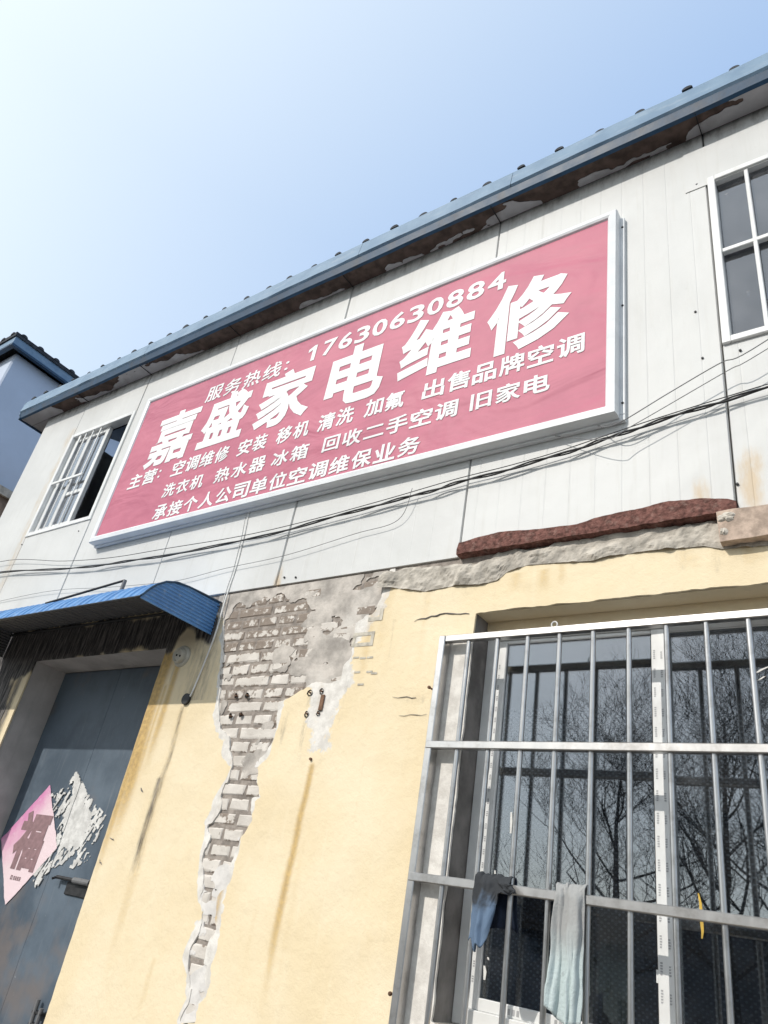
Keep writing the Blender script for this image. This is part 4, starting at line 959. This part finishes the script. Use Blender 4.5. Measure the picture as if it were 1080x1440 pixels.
# ------------------------------------------------------------------ neighbouring building
N = thing('side_building', (-11, 4, 0), 'taller pale blue-grey building with a dark tiled roof edge beyond the workshop', 'building')
nx1 = -8.55
bx('wall', 'nb_wall', N, -15, nx1, 0, 8, 5.40, 7.10, bevel=.02); bx('lower_wall', 'nb_brick', N, -15, nx1 + .04, -.04, 8, 0, 5.30); bx('floor_band', 'concrete', N, -15, nx1 + .08, -.08, 8, 5.30, 5.40)
bx('panel_joint', 'shadow_gap', N, nx1 - .01, nx1 + .004, 1.12, 1.128, 5.42, 7.08)
bx('fascia', 'blue_steel', N, nx1 + .10, nx1 + .13, -.13, 8, 7.10, 7.235); bx('fascia', 'blue_steel', N, -15, nx1 + .10, -.13, -.10, 7.10, 7.235)
bx('fascia_lip', 'blue_lip', N, nx1 + .08, nx1 + .138, -.135, 8, 7.07, 7.10); bx('fascia_lip', 'blue_lip', N, -15, nx1 + .08, -.138, -.08, 7.07, 7.10)
RN = mk('roof', [(-15, -.15, 7.235), (nx1 + .15, -.15, 7.235), (nx1 + .15, 8, 7.235), (-15, 8, 7.235), (-11.7, 3.15, 8.06), (-11.7, 4.7, 8.06)], [[0, 1, 4], [1, 2, 5, 4], [2, 3, 5], [3, 0, 4, 5]], 'roof_tile', N, solid=.05)
y = -.05
while y < 4: L_ = min(2.2, y + .16); rib(y, nx1 + .16, nx1 + .16 - L_, 7.25, 7.25 + .25 * L_, .035, 'roof_tile', RN, 'roof_rib', 'x'); y += .235
x = nx1 + .05
while x > -11: L_ = min(2.2, nx1 + .16 - x); rib(x, -.16, -.16 + L_, 7.25, 7.25 + .25 * L_, .035, 'roof_tile', RN); x -= .235

# ------------------------------------------------------------------ street side: bare trees (they show in the panes)
def tree(name, x, y, h_, seed, label):
    rnd = random.Random(seed); T = thing(name, (x, y, -.16), label, 'tree', 'bare trees along the far side of the road')
    tr = MB(); br = MB(); base = Vector((x, y, -.16)); cnt = [0]
    P = [base + Vector((0, 0, 0))]; d = Vector((rnd.uniform(-.06, .06), rnd.uniform(-.06, .06), 1)).normalized(); p = base.copy(); rs = [.12]
    for k in range(10):
        d = (d + Vector((rnd.uniform(-.08, .08), rnd.uniform(-.08, .08), .12))).normalized(); p = p + d * h_ * .075; P.append(p.copy()); rs.append(.12 * (1 - (k + 1) / 12))
    tr.tube(P, rs, 8)
    def grow(p, d, L, r, lev):
        if lev == 0 or cnt[0] > 26000: return
        n = 4 if lev > 2 else 3; Q = [p]; rr = [r]
        for k in range(n):
            d = (d + Vector((rnd.uniform(-.28, .28), rnd.uniform(-.28, .28), rnd.uniform(-.05, .22)))).normalized(); p = p + d * L / n; Q.append(p); rr.append(r * (1 - .6 * (k + 1) / n))
        br.tube(Q, rr, 5 if lev > 3 else 3, cap=False); cnt[0] += n
        for k in range(4 if lev > 1 else 2):
            i = rnd.randint(1, n); ax = Vector((rnd.uniform(-1, 1), rnd.uniform(-1, 1), rnd.uniform(-.3, .8))).normalized()
            grow(Q[i], (d * .75 + ax * .8).normalized(), L * rnd.uniform(.55, .8), max(rr[i] * .62, .0035), lev - 1)
    for k in range(3, 11):
        for q in range(2):
            an = rnd.uniform(0, 6.28); grow(P[k], Vector((math.cos(an), math.sin(an), rnd.uniform(.35, .9))).normalized(), h_ * .26 * (1.15 - k * .05), rs[k] * .5, 5)
    tr.build('trunk', 'bark', T, smooth=True); br.build('crown', 'bark', T)
for i, (x, y, h_) in enumerate(((-1.6, -13.2, 9.6), (-3.6, -13.8, 9.0), (-5.7, -13.0, 7.6), (0.8, -13.6, 10.0), (2.8, -13.2, 9.0))): tree('bare_tree', x, y, h_, 40 + i, 'bare leafless street tree standing across the road')
o = MB().box(-40, 40, -18.2, -18, -.16, 3.1).box(-40, 40, -18.25, -17.95, 3.1, 3.2); tag(o.build('added_wall', 'added_wall'), 'long grey wall added behind the bare street trees to darken the window reflection', 'wall')  # unseen wall, added so the lower panes mirror something dark
print('bricks', nbk)
